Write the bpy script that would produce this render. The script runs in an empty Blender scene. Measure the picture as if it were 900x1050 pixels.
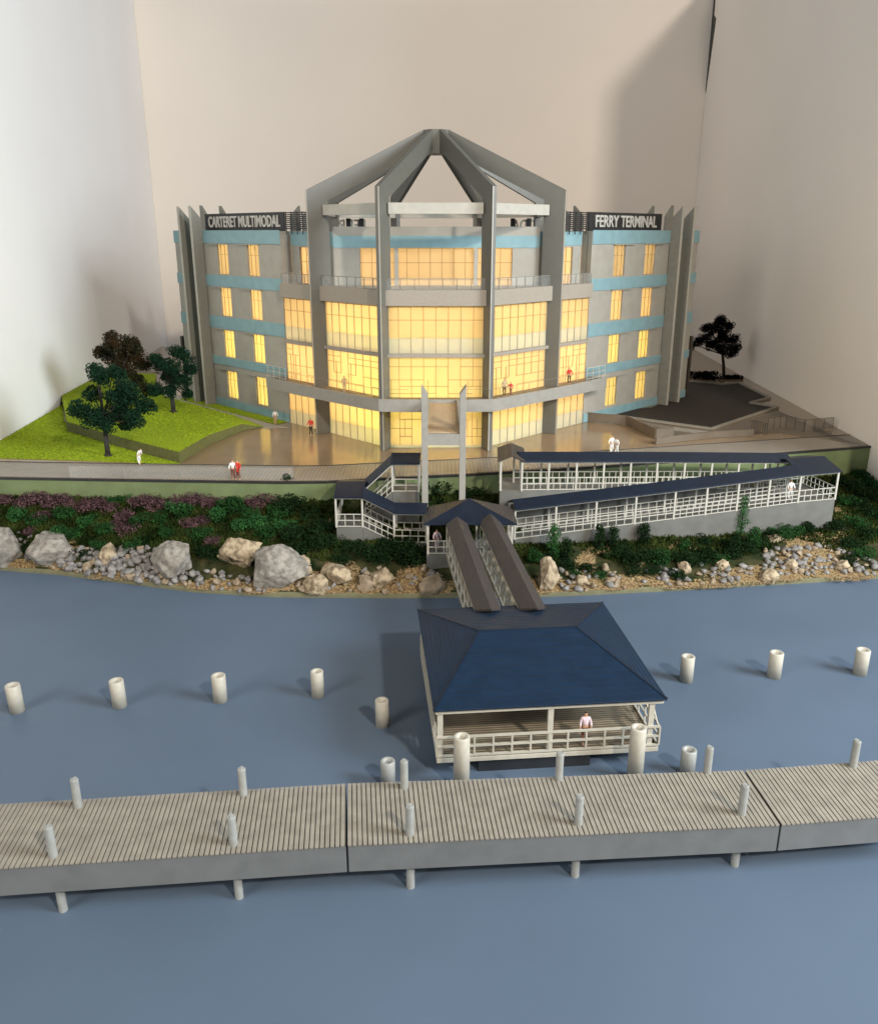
import bpy, bmesh, math, random
from mathutils import Vector, Matrix, noise
R = random.Random(7)
S = bpy.context.scene
C = S.collection
rad = math.radians

# ------------------------------------------------------------------ camera
FPX, HOR = 866.6, 286.0            # focal length in photo pixels (900 wide), horizon above centre
TH = math.atan(HOR / FPX); CT, ST = math.cos(TH), math.sin(TH); HC = 17.5
cam = bpy.data.cameras.new('camera'); cam_o = bpy.data.objects.new('camera', cam); C.objects.link(cam_o)
cam.sensor_fit = 'HORIZONTAL'; cam.sensor_width = 36; cam.lens = 36 * FPX / 900
cam.clip_start = 0.5; cam.clip_end = 1500
cam_o.location = (0, 0, HC); cam_o.rotation_euler = (math.pi / 2 - TH, 0, 0)
S.camera = cam_o

# ------------------------------------------------------------------ light
w = bpy.data.worlds.new('World'); S.world = w; w.use_nodes = True
w.node_tree.nodes['Background'].inputs[0].default_value = (0.80, 0.88, 1.0, 1)
w.node_tree.nodes['Background'].inputs[1].default_value = 0.19
S.view_settings.view_transform = 'Standard'; S.view_settings.look = 'None'
S.view_settings.exposure = 0; S.view_settings.gamma = 1
S.cycles.max_bounces = 8; S.cycles.diffuse_bounces = 4; S.cycles.glossy_bounces = 3
S.cycles.transparent_max_bounces = 12
S.cycles.sample_clamp_indirect = 6

def area(name, loc, target, size, power, col):
    l = bpy.data.lights.new(name, 'AREA'); l.shape = 'SQUARE'; l.size = size; l.energy = power; l.color = col
    o = bpy.data.objects.new(name, l); C.objects.link(o); o.location = loc
    o.rotation_euler = (Vector(target) - Vector(loc)).to_track_quat('-Z', 'Y').to_euler()
    return o
area('room_lamp', (50.6, -47, 73.7), (-8, 90, 8), 6, 124000, (1.0, 0.88, 0.75))
area('window_light_right', (76, 8, 42), (0, 50, 4), 34, 138000, (0.88, 0.95, 1.0))
area('window_light_left', (-70, -30, 45), (0, 50, 0), 40, 62000, (1.0, 0.92, 0.82))

# ------------------------------------------------------------------ helpers
def G(px, py, z=0.0):
    """point on the level plane z that the photo shows at (px, py)"""
    v = (py - 525) / FPX; u = (px - 450) / FPX
    t = (HC - z) / (ST + v * CT)
    return Vector((t * u, t * (CT - v * ST), z))
def G2(px, py, z=0.0):
    p = G(px, py, z); return (p.x, p.y)

def tag(o, label=None, cat=None, group=None, kind=None):
    if label: o['label'] = label
    if cat: o['category'] = cat
    if group: o['group'] = group
    if kind: o['kind'] = kind
    return o
def empty(name, loc=(0, 0, 0), rz=0.0):
    o = bpy.data.objects.new(name, None); C.objects.link(o); o.location = loc; o.rotation_euler = (0, 0, rz)
    o.empty_display_size = 0.3
    return o
def dup(o, parent=None, loc=None, rot=None, scale=None):
    c = o.copy(); C.objects.link(c); c.parent = parent
    if loc is not None: c.location = loc
    if rot is not None: c.rotation_euler = rot
    if scale is not None: c.scale = scale
    for ch in list(o.children): dup(ch, c)
    return c

class MB:
    def __init__(s): s.v = []; s.f = []
    def add(s, vs, fs):
        n = len(s.v); s.v += [tuple(p) for p in vs]; s.f += [tuple(i + n for i in f) for f in fs]; return s
    def hexa(s, b, t):      # bottom 4, top 4 corner points
        return s.add(list(b) + list(t), [(3, 2, 1, 0), (4, 5, 6, 7), (0, 1, 5, 4), (1, 2, 6, 5), (2, 3, 7, 6), (3, 0, 4, 7)])
    def box(s, x0, x1, y0, y1, z0, z1):
        return s.hexa([(x0, y0, z0), (x1, y0, z0), (x1, y1, z0), (x0, y1, z0)],
                      [(x0, y0, z1), (x1, y0, z1), (x1, y1, z1), (x0, y1, z1)])
    def fbox(s, fr, u0, u1, w0, w1, z0, z1):   # frame box: fr=(origin, dir, normal)
        o, d, n = fr
        c = lambda u, w, z: (o[0] + d[0] * u + n[0] * w, o[1] + d[1] * u + n[1] * w, z)
        return s.hexa([c(u0, w0, z0), c(u1, w0, z0), c(u1, w1, z0), c(u0, w1, z0)],
                      [c(u0, w0, z1), c(u1, w0, z1), c(u1, w1, z1), c(u0, w1, z1)])
    def prism(s, poly, z0, z1):
        n = len(poly)
        f = [tuple(range(n - 1, -1, -1)), tuple(range(n, 2 * n))] + [(i, (i + 1) % n, n + (i + 1) % n, n + i) for i in range(n)]
        return s.add([(p[0], p[1], z0) for p in poly] + [(p[0], p[1], z1) for p in poly], f)
    def extr(s, poly, off):   # planar 3D polygon extruded by vector
        n = len(poly); off = Vector(off)
        f = [tuple(range(n - 1, -1, -1)), tuple(range(n, 2 * n))] + [(i, (i + 1) % n, n + (i + 1) % n, n + i) for i in range(n)]
        return s.add([tuple(p) for p in poly] + [tuple(Vector(p) + off) for p in poly], f)
    def bar(s, a, b, wd, h=None):   # square bar between points
        h = h or wd; a = Vector(a); b = Vector(b); d = (b - a)
        if d.length < 1e-6: return s
        d.normalize()
        up = Vector((0, 0, 1)) if abs(d.z) < 0.9 else Vector((0, 1, 0))
        sd = d.cross(up).normalized() * wd / 2; uu = sd.cross(d).normalized() * h / 2
        q = lambda p: [p - sd - uu, p + sd - uu, p + sd + uu, p - sd + uu]
        return s.hexa(q(a), q(b))
    def tube(s, p, r, z0, z1, n=20, r_in=None, lean=(0, 0), chip=0.0):
        P = lambda rr, z, k, zz=0: (p[0] + lean[0] * (z - z0) + rr * math.cos(2 * math.pi * k / n), p[1] + lean[1] * (z - z0) + rr * math.sin(2 * math.pi * k / n), z + zz)
        if r_in:
            zi = z1 - 0.9
            vs = [P(r, z0, k) for k in range(n)] + [P(r, z1 - 0.03, k) for k in range(n)] + [P(r - 0.03, z1, k) for k in range(n)] + [P(r_in, z1, k) for k in range(n)] + [P(r_in, zi, k) for k in range(n)]
            f = [(k + n * j, (k + 1) % n + n * j, (k + 1) % n + n * (j + 1), k + n * (j + 1)) for j in range(4) for k in range(n)]
            f.append(tuple(range(n - 1, -1, -1))); f.append(tuple(4 * n + k for k in range(n)))
        else:
            vs = [P(r, z0, k) for k in range(n)] + [P(r, z1 - 0.04, k, chip * math.sin(k * 2.3)) for k in range(n)] + [P(r * 0.8, z1, k, chip * math.cos(k * 1.7)) for k in range(n)]
            f = [(k + n * j, (k + 1) % n + n * j, (k + 1) % n + n * (j + 1), k + n * (j + 1)) for j in range(2) for k in range(n)]
            f.append(tuple(range(n - 1, -1, -1))); f.append(tuple(2 * n + k for k in range(n)))
        return s.add(vs, f)
    def build(s, name, mat, parent=None, smooth=False, bevel=0.0, label=None):
        me = bpy.data.meshes.new(name); me.from_pydata(s.v, [], s.f)
        bm = bmesh.new(); bm.from_mesh(me); bmesh.ops.recalc_face_normals(bm, faces=bm.faces); bm.to_mesh(me); bm.free()
        o = bpy.data.objects.new(name, me); C.objects.link(o); me.materials.append(mat)
        if parent: o.parent = parent
        if smooth:
            for p in me.polygons: p.use_smooth = True
        if bevel:
            m = o.modifiers.new('b', 'BEVEL'); m.width = bevel; m.segments = 2; m.limit_method = 'ANGLE'; m.angle_limit = rad(40)
        if label: o['label'] = label
        return o

# ------------------------------------------------------------------ materials
def mat(name, col, rough=0.6, var=0.12, scale=3.0, bump=0.0, bscale=20.0, spec=0.5, col2=None, coords='Object', metallic=0.0, detail=4, ramp=(0.35, 0.65)):
    m = bpy.data.materials.new(name); m.use_nodes = True; nt = m.node_tree; N = nt.nodes; L = nt.links
    b = N['Principled BSDF']; b.inputs['Roughness'].default_value = rough
    b.inputs['Specular IOR Level'].default_value = spec; b.inputs['Metallic'].default_value = metallic
    tc = N.new('ShaderNodeTexCoord')
    n = N.new('ShaderNodeTexNoise'); n.inputs['Scale'].default_value = scale; n.inputs['Detail'].default_value = detail
    L.new(tc.outputs[coords], n.inputs['Vector'])
    cr = N.new('ShaderNodeValToRGB'); cr.color_ramp.elements[0].position = ramp[0]; cr.color_ramp.elements[1].position = ramp[1]
    c2 = col2 or tuple(min(1, c * (1 + var)) for c in col); c1 = col if col2 else tuple(c * (1 - var) for c in col)
    cr.color_ramp.elements[0].color = (*c1, 1); cr.color_ramp.elements[1].color = (*c2, 1)
    L.new(n.outputs['Fac'], cr.inputs['Fac']); L.new(cr.outputs['Color'], b.inputs['Base Color'])
    if bump:
        n2 = N.new('ShaderNodeTexNoise'); n2.inputs['Scale'].default_value = bscale; n2.inputs['Detail'].default_value = 3
        L.new(tc.outputs[coords], n2.inputs['Vector'])
        bp = N.new('ShaderNodeBump'); bp.inputs['Strength'].default_value = bump; bp.inputs['Distance'].default_value = 0.05
        L.new(n2.outputs['Fac'], bp.inputs['Height']); L.new(bp.outputs['Normal'], b.inputs['Normal'])
    return m
def wave_bump(m, axis, scale, strength=0.5, dist=0.04, dark=None, coords='Object', rot=(0,0,0)):
    """printed ribs / plank grooves"""
    nt = m.node_tree; N = nt.nodes; L = nt.links; b = N['Principled BSDF']
    tc = N.new('ShaderNodeTexCoord'); mp = N.new('ShaderNodeMapping'); mp.inputs['Rotation'].default_value = rot
    L.new(tc.outputs[coords], mp.inputs['Vector'])
    wv = N.new('ShaderNodeTexWave'); wv.bands_direction = axis; wv.inputs['Scale'].default_value = scale
    L.new(mp.outputs['Vector'], wv.inputs['Vector'])
    bp = N.new('ShaderNodeBump'); bp.inputs['Strength'].default_value = strength; bp.inputs['Distance'].default_value = dist
    L.new(wv.outputs['Fac'], bp.inputs['Height']); L.new(bp.outputs['Normal'], b.inputs['Normal'])
    if dark:
        src = b.inputs['Base Color'].links[0].from_socket
        cr = N.new('ShaderNodeValToRGB'); cr.color_ramp.elements[0].position = dark[0]; cr.color_ramp.elements[0].color = (1, 1, 1, 1)
        cr.color_ramp.elements[1].position = dark[1]; cr.color_ramp.elements[1].color = (dark[2],) * 3 + (1,)
        mx = N.new('ShaderNodeMix'); mx.data_type = 'RGBA'; mx.blend_type = 'MULTIPLY'; mx.inputs[0].default_value = 1
        L.new(wv.outputs['Fac'], cr.inputs['Fac']); L.new(src, mx.inputs[6]); L.new(cr.outputs['Color'], mx.inputs[7])
        L.new(mx.outputs[2], b.inputs['Base Color'])
    return m
def pane_mat(name, tcol, dcol, tfac=0.62):
    m = bpy.data.materials.new(name); m.use_nodes = True; nt = m.node_tree; N = nt.nodes; L = nt.links
    for n in list(N): N.remove(n)
    out = N.new('ShaderNodeOutputMaterial'); tr = N.new('ShaderNodeBsdfTranslucent'); df = N.new('ShaderNodeBsdfPrincipled'); mx = N.new('ShaderNodeMixShader')
    tc = N.new('ShaderNodeTexCoord'); nz = N.new('ShaderNodeTexNoise'); nz.inputs['Scale'].default_value = 0.6; nz.inputs['Detail'].default_value = 3
    hs = N.new('ShaderNodeMix'); hs.data_type = 'RGBA'
    L.new(tc.outputs['Object'], nz.inputs['Vector']); L.new(nz.outputs['Fac'], hs.inputs[0])
    hs.inputs[6].default_value = (*[c * 0.88 for c in tcol], 1); hs.inputs[7].default_value = (*tcol, 1)
    L.new(hs.outputs[2], tr.inputs['Color'])
    df.inputs['Base Color'].default_value = (*dcol, 1); df.inputs['Roughness'].default_value = 0.45
    mx.inputs[0].default_value = tfac
    L.new(df.outputs[0], mx.inputs[1]); L.new(tr.outputs[0], mx.inputs[2]); L.new(mx.outputs[0], out.inputs[0])
    return m
def clear_mat(name, alpha=0.12, col=(0.9, 0.95, 0.95)):
    m = bpy.data.materials.new(name); m.use_nodes = True; nt = m.node_tree; N = nt.nodes; L = nt.links
    for n in list(N): N.remove(n)
    out = N.new('ShaderNodeOutputMaterial'); tr = N.new('ShaderNodeBsdfTransparent'); g = N.new('ShaderNodeBsdfPrincipled'); mx = N.new('ShaderNodeMixShader')
    g.inputs['Base Color'].default_value = (*col, 1); g.inputs['Roughness'].default_value = 0.15
    mx.inputs[0].default_value = alpha
    L.new(tr.outputs[0], mx.inputs[1]); L.new(g.outputs[0], mx.inputs[2]); L.new(mx.outputs[0], out.inputs[0])
    return m
M = {}
M['wall_white'] = mat('card_white', (0.92, 0.92, 0.92), 0.7, 0.02, 0.05, bump=0.06, bscale=3)
M['wall_beige'] = mat('card_beige', (0.91, 0.835, 0.745), 0.7, 0.02, 0.05, bump=0.06, bscale=3)
M['wall_right'] = mat('card_right', (0.93, 0.875, 0.80), 0.7, 0.02, 0.05, bump=0.06, bscale=3)
M['water'] = mat('painted_water', (0.082, 0.118, 0.168), 0.5, 0.05, 0.12, bump=0.03, bscale=2.0, spec=0.45)
M['grey'] = mat('grey_print', (0.215, 0.21, 0.185), 0.55, 0.07, 1.5, bump=0.12, bscale=9)
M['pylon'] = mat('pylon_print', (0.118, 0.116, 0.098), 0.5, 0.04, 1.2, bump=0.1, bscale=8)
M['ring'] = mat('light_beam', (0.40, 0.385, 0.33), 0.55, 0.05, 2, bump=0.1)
M['walk'] = mat('walkway_print', (0.27, 0.26, 0.23), 0.6, 0.05, 2, bump=0.1)
M['teal'] = mat('teal_band', (0.20, 0.335, 0.365), 0.5, 0.06, 1.2, bump=0.08)
M['wallk'] = mat('khaki_wall', (0.325, 0.31, 0.265), 0.6, 0.05, 1.0, bump=0.08)
M['cornice'] = mat('cornice', (0.30, 0.265, 0.215), 0.75, 0.05, 6, bump=0.3, bscale=10)
M['bridge'] = mat('bridge_cork', (0.46, 0.33, 0.19), 0.85, 0.18, 9, bump=0.4, bscale=14)
M['fin'] = mat('fin_print', (0.20, 0.195, 0.165), 0.5, 0.05, 2, bump=0.08)
M['white'] = mat('white_print', (0.45, 0.435, 0.38), 0.5, 0.05, 3, bump=0.08)
M['cream'] = mat('cream_print', (0.42, 0.40, 0.335), 0.45, 0.06, 3, bump=0.08)
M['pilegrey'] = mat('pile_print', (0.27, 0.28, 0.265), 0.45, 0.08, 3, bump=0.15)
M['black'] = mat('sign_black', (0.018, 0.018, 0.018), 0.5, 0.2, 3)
M['bars'] = mat('glazing_bar', (0.36, 0.25, 0.11), 0.6, 0.1, 3)
M['inside'] = mat('inside_white', (0.72, 0.68, 0.58), 0.8, 0.02, 1)
M['pane'] = pane_mat('lit_pane', (0.92, 0.85, 0.66), (0.55, 0.42, 0.24))
M['pane_pale'] = pane_mat('pale_spandrel', (0.82, 0.80, 0.64), (0.46, 0.50, 0.44), 0.5)
M['clear'] = clear_mat('clear_acrylic', 0.05)
M['clearfence'] = clear_mat('smoked_acrylic', 0.34, (0.22, 0.19, 0.15))
M['plaza'] = mat('plaza_floor', (0.26, 0.18, 0.105), 0.15, 0.06, 0.4, bump=0.02, bscale=3, spec=0.8)
M['plank'] = wave_bump(mat('promenade_planks', (0.26, 0.225, 0.18), 0.4, 0.06, 1.0), 'X', 1.1, 0.5, 0.03, dark=(0.93, 0.99, 0.45))
M['greenwall'] = mat('green_wall', (0.135, 0.175, 0.075), 0.6, 0.10, 0.8, bump=0.1)
M['lawn'] = mat('lawn_flock', (0.16, 0.235, 0.012), 0.95, 0.3, 6, bump=0.9, bscale=14, spec=0.1, col2=(0.33, 0.42, 0.02))
M['asphalt'] = mat('dark_lot', (0.038, 0.032, 0.026), 0.8, 0.1, 3, bump=0.2, bscale=12, spec=0.2)
M['kerb'] = mat('kerb', (0.27, 0.25, 0.205), 0.6, 0.05, 2)
M['dk'] = mat('dark_brown_print', (0.05, 0.04, 0.03), 0.6, 0.1, 2)
M['slab'] = mat('path_slab', (0.14, 0.112, 0.08), 0.5, 0.08, 1)
M['path'] = mat('path_grey', (0.33, 0.31, 0.25), 0.6, 0.06, 1)
M['turfwall'] = mat('turf_retaining', (0.10, 0.105, 0.03), 0.8, 0.15, 3)
M['soil'] = mat('bank_soil', (0.016, 0.024, 0.008), 0.95, 0.4, 1.2, bump=0.8, bscale=7, col2=(0.055, 0.052, 0.022), spec=0.1)
M['navy'] = mat('navy_roof', (0.006, 0.011, 0.022), 0.45, 0.15, 1.5, bump=0.05, bscale=10, spec=0.5)
M['navyrib'] = wave_bump(mat('navy_ribbed_roof', (0.004, 0.017, 0.040), 0.5, 0.12, 1.5, spec=0.32), 'Z', 4.6, 0.55, 0.03)
M['roof_reflect'] = wave_bump(mat('navy_roof_painted_sheen', (0.045, 0.037, 0.033), 0.5, 0.12, 1.5), 'X', 1.9, 0.5, 0.03)  # navy roof with the warm reflection of the cards painted in as brown
M['basegrey'] = mat('grey_base', (0.125, 0.125, 0.112), 0.55, 0.08, 1.2, bump=0.08)
M['dock'] = mat('pier_fascia', (0.128, 0.136, 0.138), 0.5, 0.07, 1.2, bump=0.1)
M['dplank'] = mat('pier_planks', (0.245, 0.225, 0.185), 0.6, 0.12, 1.6, bump=0.15)
M['dgap'] = mat('pier_gap', (0.07, 0.062, 0.05), 0.8, 0.1, 3)
M['deckw'] = wave_bump(mat('float_deck', (0.24, 0.20, 0.14), 0.6, 0.08, 2), 'Y', 1.7, 0.6, 0.04, dark=(0.75, 0.95, 0.4))
M['hull'] = mat('float_hull', (0.015, 0.018, 0.022), 0.5, 0.2, 1)
M['leaf'] = mat('leaf_green', (0.004, 0.020, 0.009), 0.85, 0.3, 2.5, col2=(0.010, 0.040, 0.017), spec=0.15)
M['leafbrown'] = mat('leaf_bronze', (0.008, 0.018, 0.008), 0.85, 0.3, 0.5, col2=(0.045, 0.026, 0.010), spec=0.15)
M['leafblack'] = mat('leaf_black', (0.003, 0.004, 0.004), 0.9, 0.3, 2.5, spec=0.1)
M['trunk'] = mat('trunk_dark', (0.018, 0.015, 0.012), 0.8, 0.3, 5, bump=0.4)
M['bushg'] = mat('bush_green', (0.008, 0.034, 0.008), 0.85, 0.3, 2.0, col2=(0.022, 0.080, 0.016), spec=0.15)
M['bushd'] = mat('bush_dark', (0.004, 0.014, 0.004), 0.9, 0.3, 2.0, col2=(0.013, 0.034, 0.009), spec=0.1)
M['bushb'] = mat('bush_bright', (0.012, 0.058, 0.014), 0.8, 0.3, 2.0, col2=(0.035, 0.12, 0.028), spec=0.15)
M['heather'] = mat('heather', (0.045, 0.024, 0.026), 0.9, 0.3, 2.2, col2=(0.16, 0.088, 0.094), spec=0.1)
M['moss'] = mat('ground_cover', (0.007, 0.018, 0.004), 0.95, 0.3, 0.7, col2=(0.045, 0.060, 0.014), spec=0.05)
M['rockw'] = mat('rock_white', (0.14, 0.125, 0.105), 0.85, 0.3, 2.4, bump=1.0, bscale=9, col2=(0.31, 0.285, 0.245), detail=15, ramp=(0.34, 0.62))
M['rockc'] = mat('rock_cream', (0.15, 0.11, 0.065), 0.85, 0.3, 2.4, bump=1.0, bscale=8, col2=(0.40, 0.32, 0.21), detail=14, ramp=(0.36, 0.58))
M['stone'] = mat('stone_grey', (0.11, 0.105, 0.10), 0.75, 0.2, 1.0, bump=0.3, bscale=8, col2=(0.26, 0.245, 0.225), coords='Object')
M['stonet'] = mat('stone_tan', (0.16, 0.12, 0.075), 0.75, 0.2, 1.0, bump=0.3, bscale=8, col2=(0.32, 0.25, 0.17))
M['gravel'] = mat('gravel_tan', (0.10, 0.055, 0.022), 0.8, 0.3, 6.0, col2=(0.36, 0.25, 0.125), coords='Object')
M['lip'] = mat('board_edge', (0.15, 0.145, 0.08), 0.7, 0.1, 2)
M['skin'] = mat('skin', (0.50, 0.30, 0.20), 0.6, 0.05, 3)
M['hair'] = mat('hair', (0.03, 0.02, 0.015), 0.7, 0.2, 3)
M['cwhite'] = mat('cloth_white', (0.75, 0.75, 0.72), 0.8, 0.05, 3)
M['cred'] = mat('cloth_red', (0.55, 0.035, 0.02), 0.8, 0.1, 3)
M['cdark'] = mat('cloth_dark', (0.03, 0.025, 0.02), 0.8, 0.1, 3)
M['cbeige'] = mat('cloth_beige', (0.42, 0.34, 0.20), 0.8, 0.1, 3)
M['cbrown'] = mat('cloth_brown', (0.16, 0.05, 0.03), 0.8, 0.1, 3)
M['cpink'] = mat('cloth_pink', (0.62, 0.50, 0.55), 0.8, 0.1, 3)
M['letter'] = mat('letter_white', (0.46, 0.45, 0.41), 0.5, 0.03, 3)

ZW = -5.5      # water level
# ------------------------------------------------------------------ room cards
def card(name, a, b, z0, z1, th, m, label, out=1, top=0.0):
    d = (Vector(b) - Vector(a)); n = Vector((d.y, -d.x)).normalized() * th * out
    mb = MB().prism([a, b, (b[0] + n.x, b[1] + n.y), (a[0] + n.x, a[1] + n.y)], z0, z1)
    return tag(mb.build(name, m), label, 'wall panel')
lx = lambda y: -39.0 - (y - 73.7) * 0.0930
rx = lambda y: 37.4 + (y - 71.7) * 0.0480
card('wall_panel', (lx(52), 52), (lx(143.1), 143.1), -8, 54, 0.5, M['wall_white'], 'tall white card panel standing on the left beside the lawn', -1)
sd_ = [(60, -8), (143.1, -8), (143.1, 37), (140.6, 47.5), (142.0, 48.2), (142.4, 53.7), (60, 53.7)]
wr = MB().extr([(rx(y), y, z) for y, z in sd_], (0.5, 0, 0)).build('wall_panel', M['wall_right'])
MB().extr([(rx(143) - .02, 143.15, 38), (rx(140.7) - .02, 140.65, 47.5), (rx(142.05) - .02, 142.05, 48.2), (rx(143) - .02, 143.15, 53)], (.4, 0, 0)).build('gap_shade_fill', M['black'], wr)  # black fill added to paint the shade inside the open corner gap
tag(wr, 'tall off-white card panel standing on the right beside the dark car park', 'wall panel')
card('wall_panel', (-60, 143.2), (60, 143.2), -8, 62, 0.5, M['wall_beige'], 'wide beige card backdrop behind the terminal building', -1)

# ------------------------------------------------------------------ water
tag(MB().box(-75, 75, -40, 60.5, ZW - 0.5, ZW).build('water', M['water']), kind='structure')

# ------------------------------------------------------------------ plaza base
edge = [G2(-30, 487.5), G2(0, 489), G2(150, 491.5), G2(290, 493.5), G2(335, 493), G2(430, 488), G2(475, 486), G2(600, 478.5), G2(740, 468.5), G2(887, 457)]
edge[0] = (lx(edge[0][1]) + 0.05, edge[0][1]); edge[-1] = (rx(edge[-1][1]) - 0.05, edge[-1][1])
top_poly = edge + [(rx(139) - 0.05, 139), (lx(139) + 0.05, 139)]
tag(MB().prism(top_poly, -1.7, 0).build('plaza_ground', M['plaza']), kind='structure')
# green face below the plaza edge, with dark cap line
mb = MB(); mc = MB()
for a, b in zip(edge[:-1], edge[1:]):
    d = (Vector(b) - Vector(a)).normalized(); n = Vector((d.y, -d.x))
    fr = (a, d, n); Ln = (Vector(b) - Vector(a)).length
    mb.fbox(fr, 0, Ln, 0.003, 0.10, -3.2, -0.16)
    mc.fbox(fr, 0, Ln, 0.003, 0.16, -0.157, 0.02)
gw = mb.build('retaining_wall', M['greenwall']); tag(gw, 'pale green retaining wall running under the front edge of the plaza', 'wall')
mc.build('cap', M['black'], gw)
# promenade strip: planks along the edge (follows the edge polyline)
def inset(poly, dist):
    out = []
    for i, p in enumerate(poly):
        a = Vector(poly[max(0, i - 1)]); b = Vector(poly[min(len(poly) - 1, i + 1)])
        d = (b - a).normalized(); n = Vector((-d.y, d.x)); out.append((p[0] + n.x * dist, p[1] + n.y * dist))
    return out
ins = inset(edge, 4.2); ins2 = inset(edge, 0.12)
ins[0] = (lx(ins[0][1]) + .1, ins[0][1]); ins[-1] = (rx(ins[-1][1]) - .1, ins[-1][1])
mb = MB()
for i in range(len(edge) - 1):
    mb.hexa([(*ins2[i], 0.002), (*ins2[i + 1], 0.002), (*ins[i + 1], 0.002), (*ins[i], 0.002)], [(*ins2[i], 0.03), (*ins2[i + 1], 0.03), (*ins[i + 1], 0.03), (*ins[i], 0.03)])
tag(mb.build('promenade', M['plank']), kind='structure')
# thin line kerb along the inner border of the promenade
mb = MB()
for i in range(len(ins) - 1): mb.bar((*ins[i], 0.05), (*ins[i + 1], 0.05), 0.10, 0.06)
tag(mb.build('promenade_border', M['dk']), kind='structure')

# low clear screen on the left promenade edge
e0, e1 = Vector(G2(70, 491)), Vector(G2(300, 493)); e0.y += 0.25; e1.y += 0.3
scr = empty('railing', (e0.x, e0.y, 0)); tag(scr, 'low clear acrylic railing along the left promenade edge', 'railing')
Ls = (e1 - e0).length; dd = (e1 - e0).normalized(); fr = ((0, 0), dd, Vector((dd.y, -dd.x)))
MB().fbox(fr, 0, Ls, -0.015, 0.015, 0.05, 0.95).build('panel', M['clear'], scr)
MB().fbox(fr, 0, Ls, -0.03, 0.03, 0.953, 1.0).build('top_rail', M['fin'], scr)
for k in range(5): MB().fbox(fr, Ls * k / 4 - 0.03, Ls * k / 4 + 0.03, -0.05, -0.02, 0.03, 0.95).build('post', M['fin'], scr)

# ------------------------------------------------------------------ lawns
import itertools
def sheet(name, pts, z, m, th=0.04, kind='structure', label=None, cat=None):
    o = MB().prism([(p[0], p[1]) for p in pts], z - th, z).build(name, m)
    if kind: o['kind'] = kind
    if label: tag(o, label, cat)
    return o
low = [G2(0, 469), G2(90, 472.5), G2(183, 476.5), G2(186, 474), G2(66, 433), (lx(89.6) + .15, 89.6)]
low[0] = (lx(low[0][1]) + 0.1, low[0][1])
sheet('lower_lawn', low, 0.07, M['lawn'], 0.06)
rl = [G2(64, 424, 1.0), G2(68, 432, 1.0), G2(125, 448.5, 1.0), G2(183, 463, 1.0), G2(214, 446, 0.9), G2(248, 434, 0.75), G2(271, 437.6, 0.05),
      G2(240, 427, 0.6), G2(205, 416.5, 0.9), G2(172, 407, 1.0), G2(158, 400, 1.0), G2(160, 383, 1.0), G2(108, 381, 1.0)]
rz = [1, 1, 1, 1, .95, .75, .1, .7, .95, 1, 1, 1, 1]
rl[0] = (lx(89.8) + .1, 89.8); rl[-1] = (lx(rl[-1][1]) + .1, rl[-1][1])
n = len(rl)
cx = sum(p[0] for p in rl) / n; cy = sum(p[1] for p in rl) / n
raised = empty('raised_lawn_bed', (0, 0, 0)); tag(raised, 'raised bright green lawn bed held by an olive retaining wall', 'lawn bed')
MB().add([(p[0], p[1], 0.03) for p in rl] + [(p[0], p[1], z - 0.06) for p, z in zip(rl, rz)],
         [tuple(range(n - 1, -1, -1)), tuple(range(n, 2 * n))] + [(i, (i + 1) % n, n + (i + 1) % n, n + i) for i in range(n)]).build('retaining_wall', M['turfwall'], raised)
sh = [(cx + (p[0] - cx) * 0.994, cy + (p[1] - cy) * 0.994) for p in rl]
MB().add([(p[0], p[1], z - 0.1) for p, z in zip(sh, rz)] + [(p[0], p[1], z) for p, z in zip(sh, rz)],
         [tuple(range(n - 1, -1, -1)), tuple(range(n, 2 * n))] + [(i, (i + 1) % n, n + (i + 1) % n, n + i) for i in range(n)]).build('turf', M['lawn'], raised)
MB().bar((*G2(138, 380.5, 1.0), 1.1), (*G2(160, 382.5, 1.0), 1.1), 0.5, 0.3).build('kerb', M['kerb'], raised)
# flock tufts on the turf (uncountable)
mb = MB()
def inpoly(x, y, P):
    c = False; j = len(P) - 1
    for i in range(len(P)):
        if (P[i][1] > y) != (P[j][1] > y) and x < (P[j][0] - P[i][0]) * (y - P[i][1]) / (P[j][1] - P[i][1]) + P[i][0]: c = not c
        j = i
    return c
for poly, z in ((low, 0.07), (rl, 0.96)):
    xs = [p[0] for p in poly]; ys = [p[1] for p in poly]
    for _ in range(9000):
        x = R.uniform(min(xs), max(xs)); y = R.uniform(min(ys), min(max(ys), 96))
        if inpoly(x, y, poly) and (z < .5 or x < -16 - (y - 80) * .2 or y < 79):
            if z > .5 and (x > -19.5): continue
            a = R.uniform(0, 6.28); r = R.uniform(.04, .09); h = R.uniform(.05, .14)
            mb.add([(x + r * math.cos(a), y + r * math.sin(a), z - .02), (x - r * math.cos(a), y - r * math.sin(a), z - .02), (x + R.uniform(-.05, .05), y + R.uniform(-.05, .05), z + h)], [(0, 1, 2)])
tag(mb.build('grass', M['lawn']), 'short bright green flock grass on the two lawns', 'grass', kind='stuff')
sheet('path', [G2(150, 398), G2(172, 401), G2(212, 414.5), G2(275, 434), G2(296, 438.5), G2(270, 439.5), G2(240, 431), G2(203, 421), G2(165, 411), G2(140, 404)], 0.022, M['path'], 0.015)
S2 = math.sqrt(0.5)
BX = -0.25
frame = {sg: ((BX + sg * 14.2, 80.7), (sg * S2, S2), (sg * S2, -S2)) for sg in (-1, 1)}
mb = MB().fbox(frame[-1], 0.4, 18.6, 0.12, 1.5, 0.03, 0.10)
tag(mb.build('verge', M['lawn']), kind='structure')

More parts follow.
